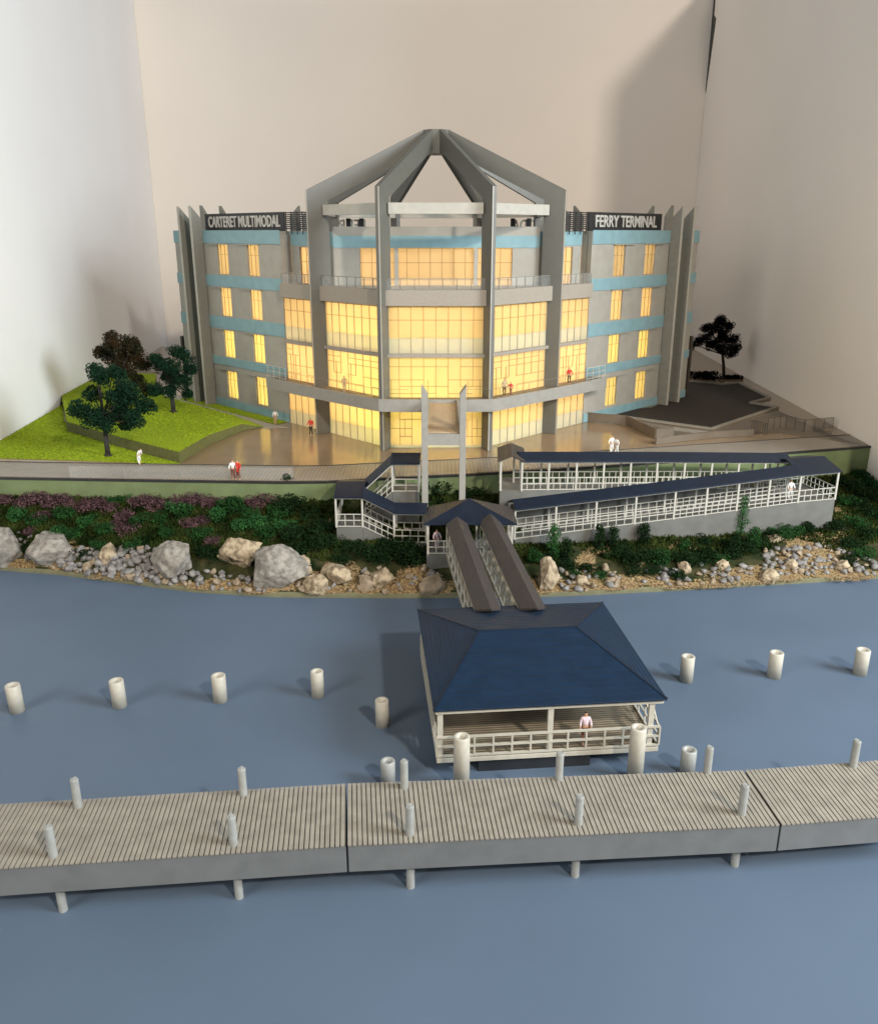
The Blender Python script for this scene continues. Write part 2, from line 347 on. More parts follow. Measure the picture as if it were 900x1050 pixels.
# ------------------------------------------------------------------ right side: lot, slabs, kerbs, low fences
lot = [G2(668, 418), G2(598, 423), G2(628, 427), G2(729, 441), G2(797, 418.5), G2(769, 414), G2(789, 409), G2(757, 393), G2(740, 395), G2(700, 391), G2(690, 408)]
sheet('car_park', lot, 0.05, M['asphalt'], 0.03)
mb = MB(); L2 = lot[2:10]
for a, b in zip(L2[:-1], L2[1:]): mb.bar((*a, 0.13), (*b, 0.13), 0.28, 0.2)
tag(mb.build('kerb', M['kerb']), 'pale kerb outlining the dark car park', 'kerb')
sheet('ramp_slab', [G2(640, 433), G2(672, 448), G2(800, 444), G2(886, 457), G2(868, 452), G2(812, 428), G2(797, 421), G2(729, 443)], 0.036, M['slab'], 0.02)
def lowwall(pts, h, m, label, name='low_wall', cat='wall', th=0.14, posts=None, z=0.02):
    root = empty(name, (pts[0][0], pts[0][1], z)); tag(root, label, cat)
    mb = MB(); mp = MB(); mr = MB()
    for a, b in zip(pts[:-1], pts[1:]):
        a = Vector(a) - Vector(pts[0]); b = Vector(b) - Vector(pts[0]); d = (b - a).normalized(); L_ = (b - a).length
        fr = (a, d, Vector((d.y, -d.x))); mb.fbox(fr, 0, L_, -th / 2, th / 2, 0.02, h); mr.fbox(fr, 0, L_, -th / 2 - .01, th / 2 + .01, h + .003, h + (0.03 if posts else 0.06))
        if posts:
            k = int(L_ / posts) + 1
            for i in range(k + 1): mp.fbox(fr, L_ * i / k - .015, L_ * i / k + .015, th / 2 + .005, th / 2 + .03, 0, h)
    mb.build('panel', m, root); mr.build('coping', M['slab'] if not posts else M['dk'], root)
    if posts: mp.build('balusters', M['dk'], root)
lowwall([G2(598, 432), G2(642, 436), G2(672, 450), G2(690, 449)], 0.85, M['slab'], 'low brown parapet wall turning beside the right ramp near the wing base')
lowwall([G2(628, 430), G2(690, 441.5), G2(735, 447)], 0.35, M['kerb'], 'long low pale parapet between the plaza and the car park')
lowwall([G2(770, 443), G2(786, 447)], 1.1, M['clearfence'], 'short slatted fence piece standing alone on the right terrace', 'fence', 'fence', 0.04, 0.3)
lowwall([G2(786, 441), G2(805, 438), G2(824, 443), G2(853, 440)], 1.1, M['clearfence'], 'smoky see-through zigzag fence near the right card panel', 'fence', 'fence', 0.04, 1.2)
lowwall([G2(672, 456), G2(730, 449), G2(772, 447)], 0.55, M['slab'], 'low brown step wall along the right promenade', 'step_wall')
# low shrubs/benches behind the tree on the right are built with the plants

# ------------------------------------------------------------------ terminal building
T = empty('terminal_building', (BX, 80.5, 0))
tag(T, 'four-storey teal and khaki ferry terminal model with lit yellow windows and a grey crown frame', 'building')
INV = Matrix.Translation((-BX, -80.5, 0))
def B(mb, name, m, parent=T, **k):
    mb.v = [(v[0] - BX, v[1] - 80.5, v[2]) for v in mb.v]
    return mb.build(name, m, parent, **k)
FZ = [(1.1, 3.95), (5.35, 8.1), (9.5, 12.3), (13.6, 16.45)]
COL = [(2.55 * 1.4142, 3.92 * 1.4142), (6.35 * 1.4142, 7.72 * 1.4142)]
UE = 13.6 * 1.4142; WD = 12.0
def fr_pt(fr, u, w_): return (fr[0][0] + fr[1][0] * u + fr[2][0] * w_, fr[0][1] + fr[1][1] * u + fr[2][1] * w_)
def bars_grid(fr, u0, u1, z0, z1, vs, hs, w_, t=0.045):
    mb = MB()
    for u in vs: mb.fbox(fr, u - t / 2, u + t / 2, w_, w_ + 0.05, z0, z1)
    for (z, a, b) in hs: mb.fbox(fr, a, b, w_ + 0.004, w_ + 0.046, z - t / 2, z + t / 2)
    return mb
for sg in (-1, 1):
    fr = frame[sg]
    wl = MB()
    cols = [0.0, COL[0][0], COL[0][1], COL[1][0], COL[1][1], UE]
    for i in (0, 2, 4): wl.fbox(fr, cols[i], cols[i + 1], -0.4, 0, 0, 17.7)
    for (c0, c1) in COL:
        zz = 0.0
        for (a, b) in FZ:
            wl.fbox(fr, c0, c1, -0.4, -0.003, zz, a); zz = b
        wl.fbox(fr, c0, c1, -0.4, -0.003, zz, 17.7)
    wl.fbox(fr, UE - 0.4, UE - 0.003, -WD, -0.403, 0, 17.7)      # end wall
    wl.fbox(fr, 0.003, 0.3, -WD, -0.403, 0, 17.7)                 # inner end wall
    B(wl, 'wall', M['wallk'])
    bw = MB().fbox(fr, 0, UE, -WD - 0.4, -WD - 0.003, 0, 17.7); B(bw, 'rear_wall', M['wallk'])
    fl = MB()
    for z in (4.3, 8.5, 12.7): fl.fbox(fr, 0.31, UE - 0.41, -WD, -0.41, z - 0.1, z + 0.1)
    B(fl, 'floor_slabs', M['inside'])
    B(MB().fbox(fr, 0.31, UE - 0.41, -WD, -0.41, 17.2, 17.45), 'roof', M['grey'])
    # bands
    for (z0, z1) in ((0.02, 0.85), (4.45, 5.3), (8.2, 9.42), (12.4, 13.5), (16.55, 17.78)):
        m = MB().fbox(fr, -0.02, UE + 0.07, 0.003, 0.08, z0, z1)
        m.fbox(fr, UE + 0.003, UE + 0.07, -WD - 0.45, -0.003, z0, z1)
        B(m, 'teal_band', M['teal'], bevel=0.015)
    if 1:   # end-wall side pale panel edges at wing corner
        B(MB().fbox(fr, -0.08, -0.023, -0.4, 0.02, 0.02, 17.7), 'corner_trim', M['wallk'])
    # windows
    for (c0, c1) in COL:
        for (a, b) in FZ:
            p = B(MB().fbox(fr, c0 + .01, c1 - .01, -0.21, -0.17, a + .01, b - .01), 'window', M['pane'])
            mid = (c0 + c1) / 2
            g = bars_grid(fr, c0, c1, a, b, [mid - .2, mid + .5], [(b - 0.95, c0, c1)], -0.168, t=0.03)
            gb = B(g, 'glazing_bars', M['bars']); gb.parent = p
            h = MB().fbox(fr, c0 - .25, c1 + 1.3, 0.083, 0.22, b - 0.0, b + 0.09)
            B(h, 'window_hood', M['wallk'])
    # fins
    def fin(base, dirv, side, z_out=20.1, z_in=18.9, dep=1.25, th=0.34):
        bx_, by_ = base; o = Vector((bx_, by_, 0)); d = Vector((*dirv, 0)); s_ = Vector((*side, 0)) * th
        o = o - s_ / 2
        poly = [o, o + d * dep, o + d * dep + Vector((0, 0, z_out)), o + Vector((0, 0, z_in))]
        fo_ = B(MB().extr(poly, s_), 'fin', M['fin'])
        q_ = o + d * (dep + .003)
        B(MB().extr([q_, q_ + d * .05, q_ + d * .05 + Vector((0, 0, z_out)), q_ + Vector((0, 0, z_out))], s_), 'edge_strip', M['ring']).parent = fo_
    for q in (9.55, 11.2): fin(fr_pt(fr, q * 1.4142, 0.085), fr[2], fr[1], dep=1.1)
    for wv in (4.2, 6.6): fin(fr_pt(fr, UE + 0.08, -wv), fr[1], fr[2], 20.4, 19.2)
    for q in (9.3, 11.0): fin(fr_pt(fr, q * 1.4142, -WD - .41), (-fr[2][0], -fr[2][1]), fr[1], 20.45, 19.3)
    # sign boards
    sb = MB().fbox(fr, 0.1, (9.75 if sg < 0 else 8.9) * 1.4142, -0.75, -0.6, 17.5, 19.35)
    B(sb, 'sign_board', M['black'])
    lv = MB()
    for k in range(9): lv.fbox(fr, -3.4, 0.05, -0.72, -0.6, 17.85 + k * 0.17, 17.95 + k * 0.17)
    for k in range(5): lv.fbox(fr, -3.4 + k * .84, -3.32 + k * .84, -0.8, -0.73, 17.4, 19.35)
    B(lv, 'roof_louvre', M['black'])
    lv = MB()
    for k in range(8): lv.fbox(fr, 0.5, UE - 1, -WD + .6, -WD + .7, 17.85 + k * 0.17, 17.93 + k * 0.17) if k < 1 else None
    # brown service post past the wing end
    B(MB().fbox(fr, UE + 1.2, UE + 1.6, -1.2, -0.4, 0, 6.6), 'end_post', M['dk'])

# lettering
def text_mesh(body, name, m, parent, origin, dvec, nvec, width, height, z, extr=0.05, label=None, mirror=False, off=0.015):
    cu = bpy.data.curves.new(name, 'FONT'); cu.body = body; cu.extrude = extr; cu.offset = off; cu.resolution_u = 3
    t = bpy.data.objects.new(name, cu); C.objects.link(t)
    dg = bpy.context.evaluated_depsgraph_get(); dg.update()
    me = bpy.data.meshes.new_from_object(t.evaluated_get(dg)); bpy.data.objects.remove(t)
    xs = [v.co.x for v in me.vertices]; ys = [v.co.y for v in me.vertices]
    x0, x1, y0, y1 = min(xs), max(xs), min(ys), max(ys)
    for v in me.vertices:
        a = (v.co.x - x0) / (x1 - x0) * width; h = (v.co.y - y0) / (y1 - y0) * height; e = v.co.z
        v.co = (origin[0] + dvec[0] * a + nvec[0] * e - BX, origin[1] + dvec[1] * a + nvec[1] * e - 80.5, z + h)
    me.name = name; o = bpy.data.objects.new(name, me); C.objects.link(o); o.parent = parent; me.materials.clear(); me.materials.append(m)
    if label: o['label'] = label
    return o
fl_, fr_ = frame[-1], frame[1]
o = fr_pt(fl_, 9.2 * 1.4142, -0.53)
text_mesh('CARTERET MULTIMODAL', 'lettering', M['letter'], T, o, (S2, -S2), (-S2, -S2), (9.2 - .42) * 1.4142, 1.05, 18.05, label='white capital letters reading CARTERET MULTIMODAL', off=0.02)
o = fr_pt(fr_, 0.75 * 1.4142, -0.53)
text_mesh('FERRY TERMINAL', 'lettering', M['letter'], T, o, (S2, S2), (S2, -S2), (8.15 - .75) * 1.4142, 1.05, 18.05, label='white capital letters reading FERRY TERMINAL', off=0.02)
# rear lettering seen from behind through the frame (reads from the back of the building)
o = (BX - 6.2, 88.3)
rb = MB().box(BX - 11, BX - 6.2, 88.15, 88.22, 17.5, 17.75); B(rb, 'rear_sign_rail', M['grey'])
text_mesh('FERRY', 'rear_lettering', M['ring'], T, (BX - 7.0, 88.3), (-1, 0), (0, 1), 3.6, 1.05, 17.75, off=0.02)
text_mesh('MODAL', 'rear_lettering', M['ring'], T, (BX + 10.6, 88.3), (-1, 0), (0, 1), 3.6, 1.05, 17.75, off=0.02)
B(MB().box(BX + 6.4, BX + 11, 88.15, 88.22, 17.5, 17.75), 'rear_sign_rail', M['grey'])
for xx in (-8.9, -7.6, 7.3, 8.9): B(MB().box(BX + xx, BX + xx + .45, 88.0, 88.12, 17.5, 18.9), 'roof_vent', M['black'])

# centre curtain wall bays: frames
def line_frame(a, b):
    a = Vector(a); b = Vector(b); d = (b - a).normalized(); return ((a.x, a.y), (d.x, d.y), (d.y, -d.x)), (b - a).length
bays = [((BX - 4.1, 70.6), (BX + 4.1, 70.6), 'c')]
for sg in (-1, 1):
    p = [(BX + sg * 4.1, 70.6), (BX + sg * 9.8, 76.3), (BX + sg * 14.12, 80.62)]
    for i in (0, 1):
        a, b = p[i], p[i + 1]
        if sg < 0: a, b = b, a
        bays.append((a, b, 'd'))
rr = random.Random(5)
for a, b, kind in bays:
    f, L_ = line_frame(a, b)
    n = max(3, round(L_ / 1.0)); us = [L_ * i / n for i in range(n + 1)]
    # storey 3
    def bay_part(z0, z1, m, nm): return B(MB().fbox(f, 0.02, L_ - .02, -0.06, 0, z0, z1), nm, m)
    pn = bay_part(9.28, 11.86, M['pane'], 'window'); g = bars_grid(f, 0, L_, 9.28, 11.86, us, [(10.75, 0, L_), (11.8, 0, L_)], 0.003)
    B(g, 'glazing_bars', M['bars']).parent = pn
    sp = bay_part(8.03, 9.27, M['pane_pale'], 'spandrel'); B(bars_grid(f, 0, L_, 8.03, 9.27, us, [], 0.003), 'glazing_bars', M['kerb']).parent = sp
    B(MB().fbox(f, -0.1, L_ + .1, -0.3, 0.3, 7.72, 8.02), 'ledge', M['cornice'], bevel=0.02)
    # storey 2 : irregular glazing
    pn = bay_part(4.3, 7.71, M['pane'], 'window')
    g = MB(); t = 0.045
    rows = [4.3, 5.0, 5.75, 6.7, 7.2, 7.71]
    if kind == 'c': rows = [4.3, 4.7, 5.3, 5.85, 6.95, 7.71]
    for u in us: g.fbox(f, u - t / 2, u + t / 2, 0.003, 0.05, rows[2] if (rr.random() < .5 and 0 < u < L_) else 4.3, 7.71)
    for i in range(n):
        for r_ in rows[1:-1]:
            if rr.random() < 0.8: g.fbox(f, us[i], us[i + 1], 0.007, 0.046, r_ - t / 2, r_ + t / 2)
        if rr.random() < .45: m_ = us[i] + (us[i + 1] - us[i]) * rr.choice((.35, .6)); g.fbox(f, m_ - t / 2, m_ + t / 2, 0.005, 0.05, 4.3, rows[3])
    B(g, 'glazing_bars', M['bars']).parent = pn
    # storey 1
    zb = 0.25 if kind == 'c' else 1.35
    pn = bay_part(zb, 4.28, M['pane'], 'window')
    if kind == 'c':
        g = MB(); rows = [0.25, 1.0, 1.7, 2.5, 3.3, 4.28]
        for u in us: g.fbox(f, u - t / 2, u + t / 2, 0.003, 0.05, zb if rr.random() < .7 else 1.7, 4.28)
        for i in range(n):
            for r_ in rows[1:-1]:
                if rr.random() < 0.55: g.fbox(f, us[i], us[i + 1], 0.007, 0.046, r_ - t / 2, r_ + t / 2)
            if rr.random() < .5: m_ = us[i] + (us[i + 1] - us[i]) * rr.choice((.4, .6)); g.fbox(f, m_ - t / 2, m_ + t / 2, 0.005, 0.05, 1.0, 2.5)
    else: g = bars_grid(f, 0, L_, zb, 4.28, us, [], 0.003)
    B(g, 'glazing_bars', M['bars']).parent = pn
    sp = bay_part(0.03, zb - .01, M['pane_pale'], 'spandrel')
    if kind == 'd': B(bars_grid(f, 0, L_, 0.03, zb - .01, us, [], 0.003), 'glazing_bars', M['kerb']).parent = sp
    # cornice and clear terrace rail
    B(MB().fbox(f, -0.02, L_ + .02, -0.5, 0.42, 11.88, 13.15), 'cornice', M['cornice'], bevel=0.05)
    B(MB().fbox(f, 0.1, L_ - .1, 0.18, 0.2, 13.16, 14.0), 'glass_rail', M['clear'])
    g = MB(); k = int(L_ / 1.1)
    for i in range(k + 1): g.fbox(f, .1 + (L_ - .2) * i / k - .025, .1 + (L_ - .2) * i / k + .025, 0.205, 0.25, 13.16, 14.0)
    g.fbox(f, .1, L_ - .1, .15, .23, 14.003, 14.05); B(g, 'terrace_rail_posts', M['fin'])
# body slabs
body = [(BX - 4.0, 70.75), (BX + 4.0, 70.75), (BX + 14.0, 80.75), (BX + 7.75, 87.1), (BX - 7.75, 87.1), (BX - 14.0, 80.75)]
B(MB().prism(body, 12.75, 13.12), 'terrace', M['path'])
B(MB().prism([(BX - 8.1, 87.12), (BX + 8.1, 87.12), (BX + 8.1, 87.5), (BX - 8.1, 87.5)], 0, 17.7), 'rear_wall', M['wallk'])
B(MB().prism(body, 0.04, 0.1), 'floor_slabs', M['inside'])
# penthouse walls
f, L_ = line_frame((BX - 8.95, 77.0), (BX + 8.95, 77.0))
c0, c1 = 2.3, L_ - 2.3
ph = MB().fbox(f, 0, c0, -0.3, 0, 13.13, 17.3).fbox(f, c1, L_, -0.3, 0, 13.13, 17.3).fbox(f, c0, c1, -0.3, -0.003, 16.32, 17.3)
ph.fbox(f, 0, L_, -0.3, 0, 17.303, 18.05)
ph.fbox(f, 5.3, 5.65, -0.2, 0.1, 13.13, 16.3).fbox(f, L_ - 5.65, L_ - 5.3, -0.2, 0.1, 13.13, 16.3)
B(ph, 'penthouse_wall', M['wallk'])
B(MB().fbox(f, -0.02, L_ + .02, 0.003, 0.06, 16.3, 17.3), 'teal_band', M['teal'])
pn = B(MB().fbox(f, c0 + .01, c1 - .01, -0.25, -0.2, 13.14, 16.31), 'window', M['pane'])
us = [c0 + (c1 - c0) * i / 13 for i in range(14)]
B(bars_grid(f, c0, c1, 13.14, 16.31, us, [(15.05, c0, c1), (13.6, c0, c1)], -0.195), 'glazing_bars', M['bars']).parent = pn
for sg in (-1, 1):
    a, b = (BX + sg * 8.97, 77.0), (BX + sg * 13.3, 81.35)
    if sg < 0: a, b = b, a
    f, L_ = line_frame(a, b)
    wa, wb = (L_ * .2, L_ * .72) if sg < 0 else (L_ * .28, L_ * .8)
    m = MB().fbox(f, 0, wa, -.3, 0, 13.13, 17.3).fbox(f, wb, L_, -.3, 0, 13.13, 17.3).fbox(f, wa, wb, -.3, -.003, 16.3, 17.3)
    B(m, 'penthouse_wall', M['wallk'])
    B(MB().fbox(f, 0, L_, 0.003, 0.06, 16.45, 17.65), 'teal_band', M['teal'])
    pn = B(MB().fbox(f, wa + .01, wb - .01, -.25, -.2, 13.14, 16.29), 'window', M['pane'])
    B(bars_grid(f, wa, wb, 13.14, 16.29, [wa + (wb - wa) * i / 4 for i in range(5)], [(15.05, wa, wb)], -0.195), 'glazing_bars', M['bars']).parent = pn
B(MB().prism([(BX - 8.6, 77.32), (BX + 8.6, 77.32), (BX + 13.0, 81.7), (BX + 7.75, 87.05), (BX - 7.75, 87.05), (BX - 13.0, 81.7)], 16.9, 17.25), 'roof', M['grey'])

# crown: eight pylon frames on an octagon
OC = (BX, 80.45); RO = 11.85; TH_ = 0.36
def octdir(k):
    a = rad(22.5 + 45 * k); return Vector((math.cos(a), math.sin(a), 0))
for k in range(8):
    d = octdir(k); s_ = Vector((-d.y, d.x, 0)) * TH_; c = Vector((OC[0], OC[1], 0)) - s_ / 2
    at = lambda r, z: c + d * r + Vector((0, 0, z))
    DP = 1.85
    poly = [at(RO, 0.03), at(RO, 20.95), at(1.25, 26.0), at(1.25, 24.15), at(RO - DP, 19.55), at(RO - DP, 0.03)]
    # upper/lower pieces: concave polygon split into two convex prisms sharing the mitre
    mb = MB().extr([at(RO, 0.03), at(RO, 20.95), at(RO - DP, 20.2), at(RO - DP, 0.03)], s_)
    mb.extr([at(RO, 20.95), at(1.25, 26.0), at(1.25, 24.35), at(RO - DP, 20.2)], s_)
    bm = bmesh.new()
    mb.v = [(v[0] - BX, v[1] - 80.5, v[2]) for v in mb.v]
    o = mb.build('crown_rib', M['pylon'], T)
    # pale outer edge strip
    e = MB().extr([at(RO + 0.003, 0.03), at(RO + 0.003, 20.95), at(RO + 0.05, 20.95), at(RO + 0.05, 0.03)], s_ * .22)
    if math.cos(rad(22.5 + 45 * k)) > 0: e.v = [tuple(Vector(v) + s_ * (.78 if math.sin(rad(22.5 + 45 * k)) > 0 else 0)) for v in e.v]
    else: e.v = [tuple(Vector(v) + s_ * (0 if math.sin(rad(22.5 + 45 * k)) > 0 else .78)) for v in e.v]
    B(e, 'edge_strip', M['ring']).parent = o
pts = [Vector((OC[0], OC[1], 0)) + octdir(k) * 1.3 for k in range(8)]
B(MB().prism([(p.x, p.y) for p in pts], 24.1, 26.02), 'crown_hub', M['pylon'])
for k in range(8):
    a = Vector((OC[0], OC[1], 0)) + octdir(k) * 10.45; b = Vector((OC[0], OC[1], 0)) + octdir(k + 1) * 10.45
    d = (b - a).normalized(); a2 = a + d * 0.24; b2 = b - d * 0.24
    nrm = Vector((d.y, -d.x, 0)) * 0.2
    mb = MB().hexa([a2 - nrm + Vector((0, 0, 18.95)), b2 - nrm + Vector((0, 0, 18.95)), b2 + nrm + Vector((0, 0, 18.95)), a2 + nrm + Vector((0, 0, 18.95))],
                   [a2 - nrm + Vector((0, 0, 19.8)), b2 - nrm + Vector((0, 0, 19.8)), b2 + nrm + Vector((0, 0, 19.8)), a2 + nrm + Vector((0, 0, 19.8))])
    B(mb, 'ring_beam', M['ring'], bevel=0.02)

# raised walkway
wp = [(-16.2, 80.3), (-13.6, 77.3), (-10.2, 73.9), (-7.2, 71.1), (-5.6, 69.5), (-4.4, 68.55), (4.4, 68.55), (5.6, 69.5), (7.2, 71.1), (10.2, 73.9), (13.6, 77.3), (16.2, 80.3)]
wp = [(BX + x, y) for x, y in wp]
inn = [(-14.9, 81.3), (-12.5, 78.75), (-9.75, 76.05), (-6.4, 72.7), (-5.0, 71.3), (-4.1, 70.42), (4.1, 70.42), (5.0, 71.3), (6.4, 72.7), (9.75, 76.05), (12.5, 78.75), (14.9, 81.3)]
inn = [(BX + x, y - .12) for x, y in inn]
def chaikin(P):
    o_ = [P[0]]
    for a, b in zip(P[:-1], P[1:]):
        o_ += [(a[0] * .75 + b[0] * .25, a[1] * .75 + b[1] * .25), (a[0] * .25 + b[0] * .75, a[1] * .25 + b[1] * .75)]
    return o_ + [P[-1]]
wp = chaikin(wp); inn = chaikin(inn)
mb = MB(); md = MB()
for i in range(len(wp) - 1):
    (ax, ay), (bx, by) = wp[i], wp[i + 1]; (cx_, cy_), (dx_, dy_) = inn[i + 1], inn[i]
    md.hexa([(ax, ay + .2, 4.2), (bx, by + .2, 4.2), (cx_, cy_, 4.2), (dx_, dy_, 4.2)], [(ax, ay + .2, 4.42), (bx, by + .2, 4.42), (cx_, cy_, 4.42), (dx_, dy_, 4.42)])
    mb.hexa([(ax, ay, 3.52), (bx, by, 3.52), (bx, by + .19, 3.52), (ax, ay + .19, 3.52)], [(ax, ay, 4.55), (bx, by, 4.55), (bx, by + .19, 4.55), (ax, ay + .19, 4.55)])
B(md, 'walkway_deck', M['slab']); fo = B(mb, 'walkway_fascia', M['walk'])
mb = MB()
for i in range(len(wp) - 1):
    if abs(wp[i][0] + wp[i + 1][0] - 2 * BX) < 3: continue
    a = Vector((*wp[i], 0)); b = Vector((*wp[i + 1], 0)); a.y += .3; b.y += .3
    for z in (5.35,): mb.bar(a + Vector((0, 0, z)), b + Vector((0, 0, z)), .025)
    for t_ in (0,): p_ = a.lerp(b, t_); mb.bar(p_ + Vector((0, 0, 4.4)), p_ + Vector((0, 0, 5.35)), .035)
B(mb, 'walkway_rail', M['fin'])
for sg in (-1, 1):   # end gates with a white frame
    p0, p1 = (BX + sg * 16.05, 80.7), (BX + sg * 14.0, 78.6)
    m = MB()
    for z in (4.6, 5.1, 5.6): m.bar((*p0, z), (*p1, z), .05)
    for t_ in (0, .33, .66, 1): q = Vector(p0).lerp(Vector(p1), t_); m.bar((*q, 4.4), (*q, 5.6), .05)
    B(m, 'end_gate', M['white'])
# bridge to the waterfront tower
bxa, bxb = -0.80, 1.45; yb = 57.5
m = MB().box(bxa, bxb, yb + .3, 68.5, 4.12, 4.3); B(m, 'bridge_deck', M['bridge'])
m = MB().box(bxa - .12, bxa, yb + .3, 68.5, 4.0, 4.62).box(bxb, bxb + .12, yb + .3, 68.5, 4.0, 4.62); B(m, 'bridge_edge', M['walk'])
m = MB().box(bxa - .05, bxb + .05, yb - .1, yb + .28, 3.45, 4.25); B(m, 'cross_beam', M['walk'])
for x in (bxa - .42, bxb - .02):
    sgn = -1 if x < 0 else 1
    m = MB(); x0, x1 = x, x + .44
    m.box(x0, x1, yb - .12, yb + .42, -4.8, 4.6)
    hi, lo = 7.6, 7.0
    za, zb2 = (hi, lo) if sgn < 0 else (lo, hi)
    i0, i1 = (x0, x1)
    m.hexa([(i0, yb - .1, 4.603), (i1, yb - .1, 4.603), (i1, yb + .9, 4.603), (i0, yb + .9, 4.603)], [(i0, yb - .1, za), (i1, yb - .1, zb2), (i1, yb + .9, zb2), (i0, yb + .9, za)])
    B(m, 'tower_post', M['walk'], bevel=0.02)

# lamps inside the building
def bulb(loc, power, size=0.5, col=(1.0, 0.685, 0.40)):
    l = bpy.data.lights.new('interior_lamp', 'POINT'); l.energy = power; l.shadow_soft_size = size; l.color = col
    o = bpy.data.objects.new('interior_lamp', l); C.objects.link(o); o.location = loc
HOT = (1.0, 1.0, 0.22)
bulb((BX - 1.0, 72.7, 4.1), 3300, col=HOT); bulb((BX, 77.5, 9.5), 3000)
for sg in (-1, 1):
    bulb((BX + sg * 7.0, 78.0, 3.0), 1500); bulb((BX + sg * 7.5, 78.6, 8.6), 1900); bulb((BX + sg * 11.5, 81.6, 6.0), 1100)
    bulb((BX + sg * 4.2, 81.6, 15.2), 1900); bulb((BX + sg * 10.4, 82.0, 15.2), 450)
    fr = frame[sg]
    for zi, pw in ((2.3, 4200), (6.5, 3700), (10.7, 2700), (14.9, 2100)):
        bulb((*fr_pt(fr, 7.2, -4.4), zi), pw, col=(1.0, .86, .32) if zi < 9 else (1.0, 0.72, 0.38))

# ------------------------------------------------------------------ waterfront bank
wedge = [(-34, 584.5), (0, 584), (60, 588.5), (130, 597.5), (200, 606.5), (280, 611.5), (400, 612.5), (470, 612), (545, 611.5), (600, 609.5), (700, 604.5), (800, 598.5), (900, 592.5), (960, 589)]
wpts = [G2(x, y, ZW) for x, y in wedge]; wpts[0] = (-37.9, wpts[0][1]); wpts[-1] = (37.3, 55.2)
def interp(P, x):
    if x <= P[0][0]: return P[0][1]
    for a, b in zip(P[:-1], P[1:]):
        if x <= b[0]: return a[1] + (b[1] - a[1]) * (x - a[0]) / max(1e-6, b[0] - a[0])
    return P[-1][1]
def bank_z(x, y):
    y0 = interp(wpts, x); y1 = interp(edge, x) - 0.1
    t = max(0, min(1, (y - y0) / max(.5, y1 - y0)))
    zt = -1.55 - 0.9 * max(0, min(1, (x - 2) / 8))
    z = ZW + 0.25 + (zt - ZW - 0.25) * (t ** 0.9)
    z += 0.28 * noise.noise(Vector((x * .35, y * .35, 1))) * math.sin(math.pi * min(1, t * 1.2 if t < .8 else 1)) + .10 * noise.noise(Vector((x * 1.3, y * 1.3, 4))) * (1 if t > .03 else 0)
    return z
mb = MB(); NX, NY = 220, 26
for i in range(NX + 1):
    x = -37.9 + (37.3 + 37.9) * i / NX; y0 = interp(wpts, x); y1 = interp(edge, x) - 0.02
    for j in range(NY + 1): y = y0 + (y1 - y0) * j / NY; mb.v.append((x, y, bank_z(x, y)))
for i in range(NX):
    for j in range(NY): a = i * (NY + 1) + j; mb.f.append((a, a + NY + 1, a + NY + 2, a + 1))
bank = mb.build('bank_terrain', M['soil'], smooth=True); bank['kind'] = 'structure'
mb = MB()
for a, b in zip(wpts[:-1], wpts[1:]):
    a = (a[0], a[1] - .02); b = (b[0], b[1] - .02)
    mb.hexa([(a[0], a[1] - .16, ZW + .003), (b[0], b[1] - .16, ZW + .003), (b[0], b[1] + .1, ZW + .003), (a[0], a[1] + .1, ZW + .003)],
            [(a[0], a[1] - .16, ZW + .20), (b[0], b[1] - .16, ZW + .20), (b[0], b[1] + .1, ZW + .30), (a[0], a[1] + .1, ZW + .30)])
tag(mb.build('shore_edge', M['lip']), kind='structure')
def bank_hit(px, py):
    """where the view ray through the photo point meets the bank"""
    lo = None; z = ZW
    for k in range(60):
        z = -5.3 + k * 0.075; p = G(px, py, z)
        if bank_z(p.x, p.y) <= z + .02: return Vector((p.x, p.y, bank_z(p.x, p.y)))
    return G(px, py, -1.8)

# ------------------------------------------------------------------ plants
def leaf_cloud(mb, rg, centre, r, n, leaf, squash=0.8):
    for _ in range(n):
        while True:
            v = Vector((rg.uniform(-1, 1), rg.uniform(-1, 1), rg.uniform(-1, 1)))
            if 0.15 < v.length < 1: break
        v = v.normalized() * (v.length ** 0.45)
        p = centre + Vector((v.x * r, v.y * r, v.z * r * squash))
        a = Vector((rg.uniform(-1, 1), rg.uniform(-1, 1), rg.uniform(-1, 1))).normalized() * leaf * rg.uniform(.6, 1.3)
        b = Vector((rg.uniform(-1, 1), rg.uniform(-1, 1), rg.uniform(-1, 1))); b = (b - a * b.dot(a) / a.length_squared).normalized() * leaf * rg.uniform(.5, 1)
        mb.add([p - a * .6, p + b * .5, p + a * .6, p - b * .5], [(0, 1, 2, 3)])
def limb(mb, a, b, r0, r1, n=8):
    a = Vector(a); b = Vector(b); d = (b - a).normalized(); up = Vector((0, 0, 1)) if abs(d.z) < .9 else Vector((1, 0, 0))
    s_ = d.cross(up).normalized(); t_ = s_.cross(d)
    vs = [a + (s_ * math.cos(2 * math.pi * k / n) + t_ * math.sin(2 * math.pi * k / n)) * r0 for k in range(n)] + [b + (s_ * math.cos(2 * math.pi * k / n) + t_ * math.sin(2 * math.pi * k / n)) * r1 for k in range(n)]
    mb.add(vs, [(k, (k + 1) % n, n + (k + 1) % n, n + k) for k in range(n)] + [tuple(range(n - 1, -1, -1)), tuple(range(n, 2 * n))])
